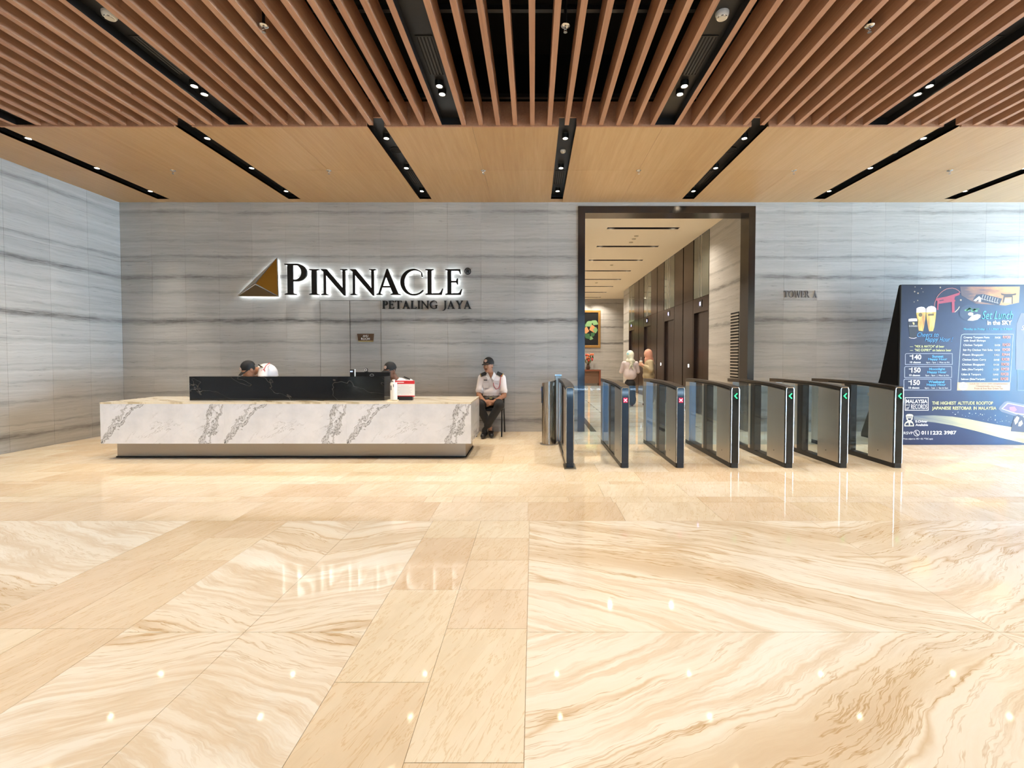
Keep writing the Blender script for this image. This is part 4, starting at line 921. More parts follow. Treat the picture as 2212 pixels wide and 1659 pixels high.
def rrect(x0, x1, y0, y1, r, q, m, w=10, tl_only=True):
    def loop(i):
        a, b, c, d = x0+i, x1-i, y0+i, y1-i; rr = max(r-i, 2)
        return [(a, d), (b, d), (b, c)]+[(a+rr-rr*math.sin(math.radians(t)), c+rr-rr*math.cos(math.radians(t))) for t in range(0, 91, 15)]
    shape('print_box', [[q(*p) for p in loop(0)], [q(*p) for p in loop(w)]], None, PY, m, post, ext=0.0003)
def ell(cx_, cy_, rx, ry, n=24): return [(cx_+rx*math.cos(2*math.pi*i/n), cy_+ry*math.sin(2*math.pi*i/n)) for i in range(n)]
def stroke(pts, w):
    L, R_ = [], []
    for i, p in enumerate(pts):
        a = pts[max(i-1, 0)]; b = pts[min(i+1, len(pts)-1)]; dx, dy = b[0]-a[0], b[1]-a[1]; l = math.hypot(dx, dy) or 1
        L.append((p[0]-dy/l*w, p[1]+dx/l*w)); R_.append((p[0]+dy/l*w, p[1]-dx/l*w))
    return L+R_[::-1]
# sunset picture, upper right
def sunset_mat():
    m = mat('print_sunset', C(200, 160, 110), 0.45); t = NT(m); x, y, z = t.pos()
    n = t.noise(t.xyz(t.math('MULTIPLY', x, 1.5), 0.0, t.math('MULTIPLY', z, 6.0)), 2.0, 5.0, 0.6)
    f = t.math('ADD', t.math('MULTIPLY', t.math('SUBTRACT', x, 6.35), 0.7), t.math('MULTIPLY', t.math('SUBTRACT', n, 0.5), 0.9))
    t.color(t.ramp(f, [(0.0, C(96, 78, 84)), (0.25, C(170, 120, 90)), (0.5, C(230, 180, 110)), (0.75, C(200, 150, 110)), (1.0, C(240, 214, 160))])); return m
ps_([(1130, 150), (2140, 150), (2125, 420), (1900, 470), (1700, 455), (1400, 440), (1150, 300)], sunset_mat(), dy=-0.0003)
ps_([(1345, 375), (1400, 285), (1520, 275), (1840, 355), (1790, 470), (1480, 410)], NAVY)
ps_([(1355, 385), (1450, 310), (1485, 345), (1480, 410), (1440, 415), (1440, 365), (1390, 400)], IW, dy=0.0006)
for i in range(7):
    x = 1500+42*i; y = 285+11*i; ps_([(x+14, y), (x+22, y), (x+4, y+60), (x-4, y+60)], IW, dy=0.0006); ps_([(x-8, y+66), (x+22, y+74), (x+20, y+84), (x-10, y+76)], IW, dy=0.0006)
ps_([(1815, 262), (1880, 275), (2020, 275), (2080, 262), (2070, 292), (2015, 300), (2020, 330), (2020, 440), (2000, 440), (2003, 330), (1890, 330), (1868, 420), (1845, 420), (1868, 300), (1830, 292)], pm('torii_brown', 74, 56, 48), dy=0.0006)
ps_([(1880, 345), (1995, 345), (1998, 425), (1865, 425)], pm('glow', 246, 216, 140), dy=0.0005)
# red gate in a ring
ps_(stroke([(692, 480), (700, 420), (725, 350), (760, 295), (805, 248), (850, 215), (900, 190), (950, 178), (1000, 175), (1050, 188), (1090, 210), (1130, 250)], 5), pm('ring', 190, 120, 120))
ps_(stroke([(1118, 488), (1095, 530), (1065, 560), (1035, 585)], 6), pm('ring_pale', 220, 206, 180))
ps_([(715, 352), (900, 318), (1060, 268), (1122, 248), (1118, 290), (1040, 320), (1030, 372), (1045, 372), (1045, 402), (1033, 404), (1035, 588), (990, 590), (985, 410), (765, 442), (758, 545), (735, 545), (742, 390), (720, 386)], REDP, dy=0.0005, holes=[[(775, 396), (850, 384), (850, 372), (775, 384)]])
for x, y, r in ((358, 235, 12), (415, 262, 13), (793, 165, 13), (475, 182, 8), (365, 155, 8), (1140, 378, 16), (500, 240, 6), (410, 385, 10), (350, 410, 8)): ps_(ell(x, y, r, r, 12), pm('bokeh', 178, 160, 140))
# glasses
FOAM = pm('foam', 232, 226, 236)
def beer_mat():
    m = mat('print_beer', C(220, 180, 90), 0.45); t = NT(m); x, y, z = t.pos()
    n = t.noise(t.xyz(t.math('MULTIPLY', x, 14.0), 0.0, t.math('MULTIPLY', z, 3.0)), 1.0, 2.0)
    t.color(t.ramp(n, [(0.3, C(196, 130, 70)), (0.5, C(232, 200, 96)), (0.7, C(246, 232, 150))])); return m
BEER = beer_mat()
ps_([(385, 592), (547, 584), (538, 700), (515, 840), (500, 905), (425, 895), (410, 800), (400, 700)], BEER); ps_([(385, 592), (388, 520), (420, 500), (470, 490), (515, 496), (545, 525), (547, 584)], FOAM)
ps_([(553, 588), (722, 578), (712, 700), (690, 840), (670, 905), (600, 908), (585, 840), (562, 700)], BEER); ps_([(553, 588), (556, 520), (590, 488), (640, 476), (690, 486), (722, 520), (722, 578)], FOAM)
ps_(ell(455, 628, 32, 34, 18), pm('mark', 120, 100, 60), dy=0.0005); ps_([(585, 612), (682, 606), (682, 640), (585, 646)], MATS['print_mark'], dy=0.0005)
ps_([(252, 742), (418, 736), (405, 850), (392, 940), (385, 1010), (275, 1020), (268, 930), (256, 850)], pm('stout', 26, 24, 36)); ps_([(250, 742), (254, 700), (300, 690), (380, 688), (418, 700), (420, 736)], FOAM)
ps_([(318, 756), (352, 756), (358, 790), (336, 800)], pm('harp', 222, 206, 150), dy=0.0005); pt('GUINNESS', bx2(262, 402, 806, 832), IW)
ps_(stroke([(262, 1008), (300, 1025), (350, 1028), (392, 1010)], 5), FOAM, dy=0.0006)
# script lines
pt('Cheers to', bx2(398, 760, 925, 1000), LB, shear=0.35, bold=-0.004); pt('Happy Hour !', bx2(530, 1005, 1005, 1105), LB, shear=0.35, bold=-0.004)
pt('\u2014  "MIX & MATCH" all beer', bx2(276, 860, 1140, 1184), YL, bold=0.012); pt('\u2014  "NO EXPIRY" on balance beer', bx2(276, 978, 1202, 1248), YL, bold=0.012)
for i, (q, y0, num, nm, sub) in enumerate(((q2, 1280, '140', 'Sunset', '4pm - 7pm  |  Mon to Fri'), (q3, 88, '150', 'Moonlight', '7pm - 9pm  |  Mon to Fri'), (q3, 300, '150', 'Weekend', '4pm - 1am  |  Sat & Sun'))):
    dx = -12*i
    rrect(195+dx, 1000+dx, y0, y0+194, 30, q, pm('box_line', 176, 186, 206), 9)
    pt(num, bx2(312+dx, 470+dx, y0+20, y0+108, q), IW, bold=0.03); pt('RM', bx2(272+dx, 312+dx, y0+36, y0+56, q), IW, bold=0.02)
    pt('10 glasses', bx2(276+dx, 460+dx, y0+135, y0+178, q), IW, bold=0.02)
    pt(nm, bx2((652 if i == 0 else 612)+dx, (845 if i == 0 else 884)+dx, y0+28, y0+74, q), LB, bold=0.03); pt('Happy Hour', bx2(584+dx, 908+dx, y0+80, y0+128, q), LB, bold=0.03)
    pt(sub, bx2(548+dx, 944+dx, y0+143, y0+174, q), IW)
# plate and set-lunch heading
ps_(ell(1300, 600, 190, 140), pm('plate', 46, 66, 100)); ps_(ell(1300, 600, 178, 128), pm('plate_in', 38, 60, 96), dy=0.0005)
for k in range(12): ps_(ell(1230+18*k+random.uniform(-8, 8), 545+random.uniform(-28, 34), 26, 14, 10), [pm('salad', 96, 178, 130), pm('salad2', 40, 110, 90)][k % 2], dy=0.0007)
ps_([(1250, 722), (1330, 640), (1420, 615), (1475, 630), (1470, 670), (1420, 712), (1340, 730)], pm('egg', 236, 242, 246), dy=0.0009); ps_(ell(1306, 615, 46, 30), pm('yolk', 226, 226, 190), dy=0.0011)
pt('Set Lunch', bx2(1495, 2025, 562, 702), CY_, shear=0.3, bold=-0.004)
pt('in the SKY', bx2(1585, 2005, 722, 800), IW, bold=0.04)
pt('Monday to Friday  |  11.30am to 2.30pm', bx2(1186, 2008, 852, 896), CY_, bold=0.006)
# menu box
ML = pm('menu_line', 190, 206, 222)
bl, br, tl, tr = q3(1086, 360), q3(1980, 360), q2(1140, 950), q2(2032, 950)
rows = [(q2, 1015, 'Creamy Tomyam Pasta', 1185, 1625, '38', '30'), (q2, 1070, 'with Small Shrimps', 1185, 1560, None, None), (q2, 1145, 'Chicken Teriyaki', 1180, 1505, '38', '30'), (q2, 1228, 'Stir Fry Chicken Yaki Soba', 1175, 1680, '38', '30'), (q2, 1310, 'Prawn Shogayaki', 1170, 1520, '55', '44'),
        (q2, 1392, 'Chicken Katsu Curry', 1164, 1565, '48', '38'), (q2, 1475, 'Chicken Shogayaki', 1158, 1540, '38', '30'), (q3, 145, 'Saba (Shio/Teriyaki)', 1155, 1515, '38', '30'), (q3, 230, 'Udon & Tempura', 1148, 1480, '48', '38'), (q3, 310, 'Salmon (Shio/Teriyaki)', 1142, 1550, '48', '38')]
for q, y, s, x0, x1, p1_, p2_ in rows:
    pt(s, bx2(x0, x1, y-22, y+22, q), IW, bold=0.014)
    if p1_:
        d = 1185-x0; pt('RM'+p1_, bx2(1716-d*0.9, 1808-d*0.9, y-18, y+16, q), IW, bold=0.008); pt('RM'+p2_, bx2(1850-d*0.9, 1980-d*0.9, y-36, y+16, q), OR, bold=0.012)
shape('print_box', [[bl, br, tr, (tl[0]+0.05, tl[1]), (tl[0]+0.012, tl[1]-0.012), (tl[0], tl[1]-0.05)], [(bl[0]+0.008, bl[1]), (br[0]-0.008, br[1]), (tr[0]-0.008, tr[1]-0.008), (tl[0]+0.05, tl[1]-0.008), (tl[0]+0.018, tl[1]-0.018), (tl[0]+0.008, tl[1]-0.05)]], None, PY, ML, post, ext=0.0003)
ps_([(1082, 360), (1975, 360), (1970, 497), (1076, 497)], TAN, q3)
for i, s in enumerate(('Lunch Set comes with complimentary', 'Chawanmushi, Ice Cream,', 'Fruits & Free flow Green Tea')):
    w = (640, 430, 480)[i]; pt(s, bx2(1610-w/2, 1610+w/2, 372+38*i, 402+38*i, q3), BRN)
ps_(ell(1180, 426, 74, 72), pm('badge', 236, 240, 246), q3, dy=0.0006); pt('PORK', bx2(1135, 1225, 392, 420, q3), pm('badge_grey', 150, 156, 170)); pt('FREE', bx2(1135, 1220, 428, 456, q3), MATS['print_badge_grey'])
# record badge
rrect(192, 594, 614, 838, 4, q3, IW, 10); pt('MALAYSIA', bx2(208, 572, 650, 715, q3), IW, bold=0.02); pt('RECORDS', bx2(296, 572, 732, 812, q3), IW, bold=0.004); pt('BOOK', bx2(210, 280, 732, 756, q3), IW); pt('of', bx2(212, 272, 768, 820, q3), IW, shear=0.4)
for s_, a_, b_ in (('THE', 652, 770), ('HIGHEST', 795, 1060), ('ALTITUDE', 1085, 1375), ('ROOFTOP', 1400, 1684)): pt(s_, bx2(a_, b_, 684, 738, q3), YL, bold=0.02)
for s_, a_, b_ in (('JAPANESE', 650, 975), ('RESTOBAR', 1000, 1322), ('IN', 1352, 1408), ('MALAYSIA', 1437, 1740)): pt(s_, bx2(a_, b_, 770, 838 if s_[0] == 'J' else 824, q3), YL, bold=0.02)
# golden sweep with stars
def sweep_mat():
    m = mat('print_sweep', C(220, 216, 170), 0.45); t = NT(m); x, y, z = t.pos()
    n = t.noise(t.xyz(t.math('MULTIPLY', x, 1.0), 0.0, t.math('ADD', t.math('MULTIPLY', z, 26.0), t.math('MULTIPLY', x, 6.0))), 1.0, 3.0)
    f = t.math('ADD', t.math('MULTIPLY', t.math('SUBTRACT', x, 5.6), 0.6), t.math('MULTIPLY', t.math('SUBTRACT', n, 0.5), 0.5))
    t.color(t.ramp(f, [(0.0, C(92, 106, 130)), (0.3, C(160, 164, 150)), (0.6, C(214, 210, 166)), (0.85, C(240, 238, 200)), (1.0, C(230, 214, 150))])); return m
up_ = [(345, 925), (700, 920), (1000, 940), (1250, 978), (1500, 1030), (1750, 1078), (2000, 1120), (2300, 1180), (2800, 1250)]; dn = [(2800, 1440), (2430, 1436), (2212, 1390), (1800, 1295), (1400, 1185), (1000, 1090), (700, 1040), (480, 1015), (345, 1005)]
ps_(up_+dn, sweep_mat(), q3)
for k in range(34):
    x = random.uniform(1000, 2100); y = 860+(x-1000)*0.10+random.uniform(-20, 110)*(0.4+(x-1000)/1400); r = random.choice((3, 4, 5, 8)); ps_(ell(x, y, r, r, 6), pm('star', 220, 230, 240), q3)
# driver icon
IC = pm('icon', 226, 226, 206)
ps_([(208, 925), (225, 902), (268, 895), (315, 902), (336, 925), (325, 955), (322, 985), (300, 1010), (325, 1030), (345, 1075), (345, 1105), (182, 1105), (184, 1070), (205, 1035), (240, 1012), (218, 985), (216, 955)], IC, q3, dy=0.0006, holes=[[(222, 940), (322, 940), (318, 952), (226, 952)], [(236, 968), (305, 968), (290, 1000), (252, 1000)], [(205, 1060), (245, 1040), (268, 1062), (290, 1040), (325, 1060), (330, 1090), (200, 1090)]])
ps_([(255, 1060), (268, 1050), (282, 1060), (276, 1088), (262, 1088)], IC, q3, dy=0.0006)
pt('E-Driver', bx2(370, 575, 1002, 1042, q3), IW, bold=0.02); pt('Available', bx2(370, 582, 1060, 1100, q3), IW, bold=0.02)
pt('RSVP', bx2(172, 326, 1196, 1242, q3), IW); shape('print_box', [[q3(*p) for p in ell(393, 1220, 54, 52)], [q3(*p) for p in ell(393, 1220, 46, 44)]], None, PY, IW, post, ext=0.0003)
ps_([(370, 1188), (385, 1190), (388, 1206), (380, 1212), (398, 1236), (408, 1230), (420, 1240), (414, 1252), (396, 1250), (372, 1220)], IW, q3, dy=0.0006)
pt('011', bx2(470, 592, 1182, 1246, q3), IW, bold=0.03); pt('1232', bx2(624, 822, 1182, 1246, q3), IW, bold=0.03); pt('3987', bx2(852, 1064, 1180, 1244, q3), IW, bold=0.03); pt('Prices subject to 10% + 6%, **T&C apply', bx2(166, 666, 1302, 1336, q3), IW)
# tray and stone figure at the frame's right edge
ps_([(1780, 810), (1800, 770), (1880, 690), (1930, 678), (2300, 750), (2300, 960), (2060, 930), (1830, 860)], pm('tray', 120, 132, 160), q3, dy=0.0005); ps_([(1825, 810), (1930, 705), (2300, 778), (2300, 930), (2080, 900)], pm('tray_rim', 206, 212, 226), q3, dy=0.0008); ps_([(1850, 805), (1940, 722), (2300, 795), (2300, 905), (2080, 880)], pm('tray_food', 132, 118, 160), q3, dy=0.0011); ps_([(1960, 780), (2050, 770), (2090, 830), (2040, 860), (1970, 830)], pm('tray_pink', 190, 140, 176), q3, dy=0.0014)
ps_([(1985, 1190), (2010, 1050), (2050, 930), (2110, 900), (2180, 940), (2260, 860), (2400, 900), (2480, 1040), (2480, 1230), (1990, 1190)], pm('statue_blue', 74, 84, 112), q3, dy=0.0014)
for pts in ([(2040, 1000), (2090, 930), (2130, 960), (2100, 1040), (2060, 1080)], [(2120, 1040), (2170, 1000), (2190, 1060), (2150, 1105), (2110, 1100)], [(2190, 940), (2240, 890), (2290, 930), (2250, 1000)]): ps_(pts, pm('statue_cream', 222, 214, 178), q3, dy=0.0018)
# the neighbouring panel that starts at the right
ps_([(2085, 780), (2160, 600), (2900, 600), (2900, 1560), (2070, 1560), (2075, 1100)], pm('panel_mauve', 112, 118, 146), dy=-0.0001)
pt('S', bx2(2160, 2225, 808, 888), IW, shear=0.3); rrect(2100, 2800, 140, 500, 10, q3, pm('panel_line', 120, 150, 180), 8)
# ================================================================== PEOPLE
def surface_net(D, h, org):
    nx, ny, nz = D.shape; S = D < 0
    c = [(i, j, k) for i in (0, 1) for j in (0, 1) for k in (0, 1)]
    cnt = np.zeros((nx-1, ny-1, nz-1), np.int8)
    for i, j, k in c: cnt += S[i:nx-1+i, j:ny-1+j, k:nz-1+k]
    act = (cnt > 0) & (cnt < 8); idx = np.full(act.shape, -1, np.int64); I = np.argwhere(act); idx[act] = np.arange(len(I))
    acc = np.zeros((len(I), 3)); num = np.zeros(len(I))
    for a in range(8):
        for b in range(a+1, 8):
            A, B = np.array(c[a]), np.array(c[b])
            if np.abs(A-B).sum() != 1: continue
            da = D[tuple((I+A).T)]; db = D[tuple((I+B).T)]; m = (da < 0) != (db < 0)
            t = np.where(m, da/np.where(da == db, 1, da-db), 0)
            acc += m[:, None]*(A+(B-A)*t[:, None]); num += m
    V = (I+acc/num[:, None])*h+org
    Q = []
    for ax in range(3):
        o1, o2 = [(1, 2), (2, 0), (0, 1)][ax]
        s0 = [slice(None)]*3; s1 = [slice(None)]*3; s0[ax] = slice(0, -1); s1[ax] = slice(1, None)
        e = S[tuple(s0)] != S[tuple(s1)]; E_ = np.argwhere(e)
        ok = (E_[:, o1] > 0) & (E_[:, o2] > 0) & (E_[:, o1] < D.shape[o1]-1) & (E_[:, o2] < D.shape[o2]-1); E_ = E_[ok]
        u = np.zeros(3, int); u[o1] = 1; w = np.zeros(3, int); w[o2] = 1
        q = np.stack([idx[tuple((E_-u-w).T)], idx[tuple((E_-w).T)], idx[tuple(E_.T)], idx[tuple((E_-u).T)]], 1)
        fl = S[tuple(E_.T)]; q[~fl] = q[~fl][:, ::-1]; Q.append(q)
    return V, np.concatenate(Q), I
def sdf_mesh(name, prims, mats, h=0.0065, smooth_it=2):
    """prims: (kind, data..., material index, blend k). 'c': a, b, ra, rb (tapered limb); 'e': centre, radii, euler (ellipsoid); negative material = carve."""
    pts = []
    for p in prims:
        if p[0] == 'c': pts += [np.array(p[1])-max(p[3], p[4]), np.array(p[1])+max(p[3], p[4]), np.array(p[2])-max(p[3], p[4]), np.array(p[2])+max(p[3], p[4])]
        else: r = max(p[2]); pts += [np.array(p[1])-r, np.array(p[1])+r]
    pts = np.array(pts); lo = pts.min(0)-3*h; hi = pts.max(0)+3*h
    n = np.ceil((hi-lo)/h).astype(int)+1
    D = np.full(n, 0.5, np.float32); Lb = np.zeros(n, np.int8)
    for p in prims:
        if p[0] == 'c':
            _, a, b, ra, rb, mi, k = p; a = np.array(a, float); b = np.array(b, float); R = max(ra, rb)
            l2, h2 = np.minimum(a, b)-R-k-3*h, np.maximum(a, b)+R+k+3*h
        else:
            _, cen, rad, eul, mi, k = p; cen = np.array(cen, float); rad = np.array(rad, float); R = rad.max(); l2, h2 = cen-R-k-3*h, cen+R+k+3*h
        i0 = np.maximum(((l2-lo)/h).astype(int), 0); i1 = np.minimum(((h2-lo)/h).astype(int)+2, n)
        if np.any(i1 <= i0): continue
        g = [lo[d]+h*np.arange(i0[d], i1[d]) for d in range(3)]
        X, Y, Z = np.meshgrid(*g, indexing='ij')
        if p[0] == 'c':
            ab = b-a; L2 = max(float(ab@ab), 1e-9)
            t = np.clip(((X-a[0])*ab[0]+(Y-a[1])*ab[1]+(Z-a[2])*ab[2])/L2, 0, 1)
            d = np.sqrt((X-a[0]-t*ab[0])**2+(Y-a[1]-t*ab[1])**2+(Z-a[2]-t*ab[2])**2)-(ra+(rb-ra)*t)
        else:
            M = np.array(Euler(eul).to_matrix()).T; P = np.stack([X-cen[0], Y-cen[1], Z-cen[2]], -1)@M.T
            k0 = np.linalg.norm(P/rad, axis=-1); k1 = np.linalg.norm(P/rad**2, axis=-1)
            d = k0*(k0-1)/np.maximum(k1, 1e-6)
        sl = tuple(slice(i0[q], i1[q]) for q in range(3)); old = D[sl]
        if mi >= 0:
            Lb[sl] = np.where(d < old, mi, Lb[sl])
            hh = np.clip(0.5+0.5*(old-d)/k, 0, 1); D[sl] = old+(d-old)*hh-k*hh*(1-hh)
        else:
            dd = -d; hh = np.clip(0.5-0.5*(old-dd)/k, 0, 1); D[sl] = old+(dd-old)*hh+k*hh*(1-hh)
    V, Q, I = surface_net(D, h, lo)
    lab = Lb[tuple(np.minimum(I+1, n-1).T)]; 
    l8 = np.stack([Lb[tuple((I+np.array(c)).T)] for c in ((0,0,0),(1,1,1),(1,0,0),(0,1,0),(0,0,1))], 1); lab = l8[:, 0]
    # relax a little
    E_ = np.concatenate([Q[:, [0, 1]], Q[:, [1, 2]], Q[:, [2, 3]], Q[:, [3, 0]]])
    for _ in range(smooth_it):
        s = np.zeros_like(V); w = np.zeros(len(V))
        np.add.at(s, E_[:, 0], V[E_[:, 1]]); np.add.at(w, E_[:, 0], 1); np.add.at(s, E_[:, 1], V[E_[:, 0]]); np.add.at(w, E_[:, 1], 1)
        V = V*0.5+0.5*s/w[:, None]
    me = bpy.data.meshes.new(name); me.from_pydata(V.tolist(), [], Q.tolist())
    for m in mats: me.materials.append(m)
    fl = np.sort(lab[Q], 1)[:, 1]
    me.polygons.foreach_set('material_index', fl.astype(np.int32)); me.polygons.foreach_set('use_smooth', [True]*len(Q)); me.update()
    return me
def v(*a): return np.array(a, float)
SKIN = mat('skin', C(168, 118, 88), 0.55); SKIN2 = mat('skin_dark', C(120, 80, 58), 0.55); SHIRT = mat('white_uniform', C(236, 228, 226), 0.7)
TROU = mat('black_trousers', C(32, 31, 32), 0.75); SHOE = mat('black_shoe', C(16, 16, 17), 0.35); HAIR = mat('black_hair', C(18, 16, 15), 0.6); EYE = mat('eye_dark', C(30, 20, 16), 0.3); LIP = mat('lips', C(136, 82, 68), 0.5)
CAPM = mat('black_cap', C(26, 25, 26), 0.75); REDC = mat('red_cord', C(196, 44, 44), 0.6); BADGE = mat('badge_pale', C(206, 180, 166), 0.6); BELT = mat('belt_leather', C(48, 36, 28), 0.45); BUCK = mat('buckle', C(180, 150, 90), 0.3, 0.8)
def head_prims(c, yaw, tilt, si=0, hi=5, ei=6, li=7, nod=0.0, s=1.0):
    """head facing -y before the turn; c = centre of the skull"""
    R = np.array((Euler((0, 0, yaw)).to_matrix() @ Euler((nod, 0, 0)).to_matrix() @ Euler((0, tilt, 0)).to_matrix()))
    eu = tuple((Euler((0, 0, yaw)).to_matrix() @ Euler((nod, 0, 0)).to_matrix() @ Euler((0, tilt, 0)).to_matrix()).to_euler())
    T = lambda x, y, z: tuple(np.array(c)+R@(np.array((x, y, z))*s))
    P = [('e', T(0, 0.012, 0.030), (0.074*s, 0.092*s, 0.085*s), eu, hi, 0.01),
         ('e', T(0, -0.012, 0.0), (0.068*s, 0.080*s, 0.085*s), eu, si, 0.02),
         ('e', T(0, -0.032, -0.058), (0.050*s, 0.050*s, 0.055*s), eu, si, 0.025),
         ('e', T(0, -0.062, -0.098), (0.020*s, 0.018*s, 0.016*s), eu, si, 0.02),
         ('e', T(0.034, -0.066, -0.024), (0.022*s, 0.016*s, 0.020*s), eu, si, 0.015), ('e', T(-0.034, -0.066, -0.024), (0.022*s, 0.016*s, 0.020*s), eu, si, 0.015),
         ('c', T(-0.045, -0.076, 0.022), T(0.045, -0.076, 0.022), 0.010*s, 0.010*s, si, 0.012),
         ('c', T(0, -0.084, 0.008), T(0, -0.104, -0.030), 0.008*s, 0.012*s, si, 0.010), ('e', T(0.013, -0.092, -0.032), (0.009*s,)*3, eu, si, 0.006), ('e', T(-0.013, -0.092, -0.032), (0.009*s,)*3, eu, si, 0.006),
         ('e', T(0.028, -0.079, 0.003), (0.013*s, 0.007*s, 0.006*s), eu, ei, 0.002), ('e', T(-0.028, -0.079, 0.003), (0.013*s, 0.007*s, 0.006*s), eu, ei, 0.002),
         ('c', T(0.016, -0.085, 0.024), T(0.044, -0.078, 0.022), 0.005*s, 0.004*s, hi, 0.002), ('c', T(-0.016, -0.085, 0.024), T(-0.044, -0.078, 0.022), 0.005*s, 0.004*s, hi, 0.002),
         ('c', T(-0.022, -0.084, -0.064), T(0.022, -0.084, -0.064), 0.007*s, 0.007*s, li, 0.004),
         ('e', T(0.074, 0.008, -0.010), (0.010*s, 0.020*s, 0.032*s), eu, si, 0.006), ('e', T(-0.074, 0.008, -0.010), (0.010*s, 0.020*s, 0.032*s), eu, si, 0.006)]
    return P, T, R, eu
def hand_prims(w, d, side, palm_n, mi, curl=0.9):
    """hand from wrist w pointing along d; palm_n = direction the palm faces; side = thumb side vector"""
    d = v(*d)/np.linalg.norm(d); n = v(*palm_n); n = n-d*(n@d); n /= np.linalg.norm(n); s = v(*side); s = s-d*(s@d)-n*(s@n); s /= np.linalg.norm(s)
    w = v(*w); P = [('c', w, w+d*0.035, 0.026, 0.028, mi, 0.012)]
    for k in (-1.5, -0.5, 0.5, 1.5): P.append(('c', w+d*0.02+s*k*0.010, w+d*0.085+s*k*0.0185, 0.015, 0.0105, mi, 0.008))
    for k, L in ((1.5, 0.068), (0.5, 0.078), (-0.5, 0.072), (-1.5, 0.055)):
        b = w+d*0.088+s*k*0.0190; p = b; ang = 0.25
        for q, f in enumerate((0.45, 0.32, 0.23)):
            ang += curl*0.55; e = p+(d*math.cos(ang)+n*math.sin(ang))*L*f; P.append(('c', p, e, 0.0095-0.001*q, 0.0088-0.001*q, mi, 0.003)); p = e
    b = w+d*0.03+s*0.028; e = b+(d*0.7+s*0.55+n*0.35)*0.038; e2 = e+(d*0.9+n*0.4-s*0.05)*0.032
    P += [('c', b, e, 0.014, 0.011, mi, 0.008), ('c', e, e2, 0.0105, 0.0085, mi, 0.003)]
    return P
def cap_obj(parent, c, R, badge=True, s=1.0):
    M = Matrix(np.array(R).tolist()).to_4x4(); M.translation = Vector(tuple(c))
    vs = []; fs = []; n = 28; m = 9
    prof = [(0.0, 0.128)]+[(math.sin(math.radians(a)), math.cos(math.radians(a))) for a in range(10, 91, 10)]
    b = MB(); pr = []
    for i in range(m+1):
        a = math.radians(90*i/m); pr.append((max(math.sin(a), 0.0)*1.0, 0.028+0.098*math.cos(a)))
    pr.append((0.99, 0.010))
    L = MB().lathe([(r*1.0, z) for r, z in pr], n=32)
    crown = MB(); crown.add([tuple(M @ Vector((x*0.085*s, (y*0.102+0.010)*s, z*s))) for x, y, z in L.v], L.f)
    crown_o = crown.build('cap_crown', CAPM, parent, True)
    br = MB(); N = 14; top = []; 
    for i in range(N+1):
        a = math.radians(200+140*i/N); inner = (0.084*math.cos(a), 0.101*math.sin(a)+0.010, 0.016); t_ = i/N*2-1
        outer = (0.080*math.cos(a), 0.100*math.sin(a)+0.010-0.078*(1-t_*t_)**0.5, 0.014-0.014*(1-t_*t_)-0.004)
        top.append((inner, outer))
    vs = [M @ (Vector(p)*s) for pr_ in top for p in pr_]+[M @ ((Vector(p)-Vector((0, 0, 0.005)))*s) for pr_ in top for p in pr_]; k = 2*(N+1); fs = []
    for i in range(N):
        a, bb, cc, d = 2*i, 2*i+1, 2*i+3, 2*i+2; fs += [(a, bb, cc, d), (a+k, d+k, cc+k, bb+k), (bb, bb+k, cc+k, cc), (a, d, d+k, a+k)]
    br.add(vs, fs).build('cap_brim', CAPM, parent, True)
    if badge:
        for nm, r0, m_, off in (('cap_badge', 0.026, BADGE, 0.0), ('cap_badge_ring', 0.018, mat('badge_brown', C(110, 70, 62), 0.6), 0.0015), ('cap_badge_core', 0.013, BADGE, 0.003)):
            Tm = M @ Matrix.Translation(Vector((0.0, -0.089-off, 0.062))*s) @ Matrix.Rotation(math.radians(68), 4, 'X')
            MB().lathe([(0, 0), (r0*s, 0), (r0*s, 0.004), (0, 0.004)], n=20, M=Tm).build(nm, m_, crown_o, True)
def slab_on(name, c, u, w, hu, hw, th, m, parent, bev=0.0):
    c, u, w = Vector(c), Vector(u).normalized(), Vector(w); w = (w-u*w.dot(u)).normalized(); n = u.cross(w)
    vs = [c+u*a*hu+w*b*hw+n*t for t in (-th, th) for a, b in ((-1, -1), (1, -1), (1, 1), (-1, 1))]
    return MB().add(vs, [(3, 2, 1, 0), (4, 5, 6, 7), (0, 1, 5, 4), (1, 2, 6, 5), (2, 3, 7, 6), (3, 0, 4, 7)]).build(name, m, parent, bevel=bev)
GM = [SKIN, SHIRT, TROU, SHOE, BELT, HAIR, EYE, LIP]
GM2 = [SKIN2, SHIRT, TROU, SHOE, BELT, HAIR, EYE, LIP]

# ---- guard sitting on the chair
g3 = empty('person', (-0.70, 7.55, 0), 'security guard in white shirt and black cap sitting on a chair with clasped hands', 'person')
hip = v(-0.695, 7.60, 0.53); ch_ = v(-0.70, 7.66, 0.86); nk = v(-0.715, 7.645, 1.015)
hd = v(-0.752, 7.595, 1.155)
HP, T3, R3, e3 = head_prims(hd, -0.42, 0.0)
P = [('e', hip, (0.165, 0.135, 0.095), (0, 0, 0), 2, 0.03), ('e', hip+v(0, -0.01, 0.085), (0.158, 0.115, 0.05), (0, 0, 0), 4, 0.012),
     ('e', v(-0.70, 7.625, 0.70), (0.158, 0.122, 0.11), (0, 0, 0), 1, 0.04), ('e', ch_, (0.175, 0.118, 0.15), (0, 0, 0), 1, 0.05), ('e', v(-0.70, 7.65, 0.955), (0.165, 0.085, 0.06), (0, 0, 0), 1, 0.04),
     ('c', nk+v(0, 0, -0.05), hd+v(0.012, 0.02, -0.06), 0.056, 0.052, 0, 0.02), ('c', v(-0.710, 7.585, 1.0), v(-0.708, 7.562, 0.935), 0.032, 0.010, 0, 0.006)]
P += HP
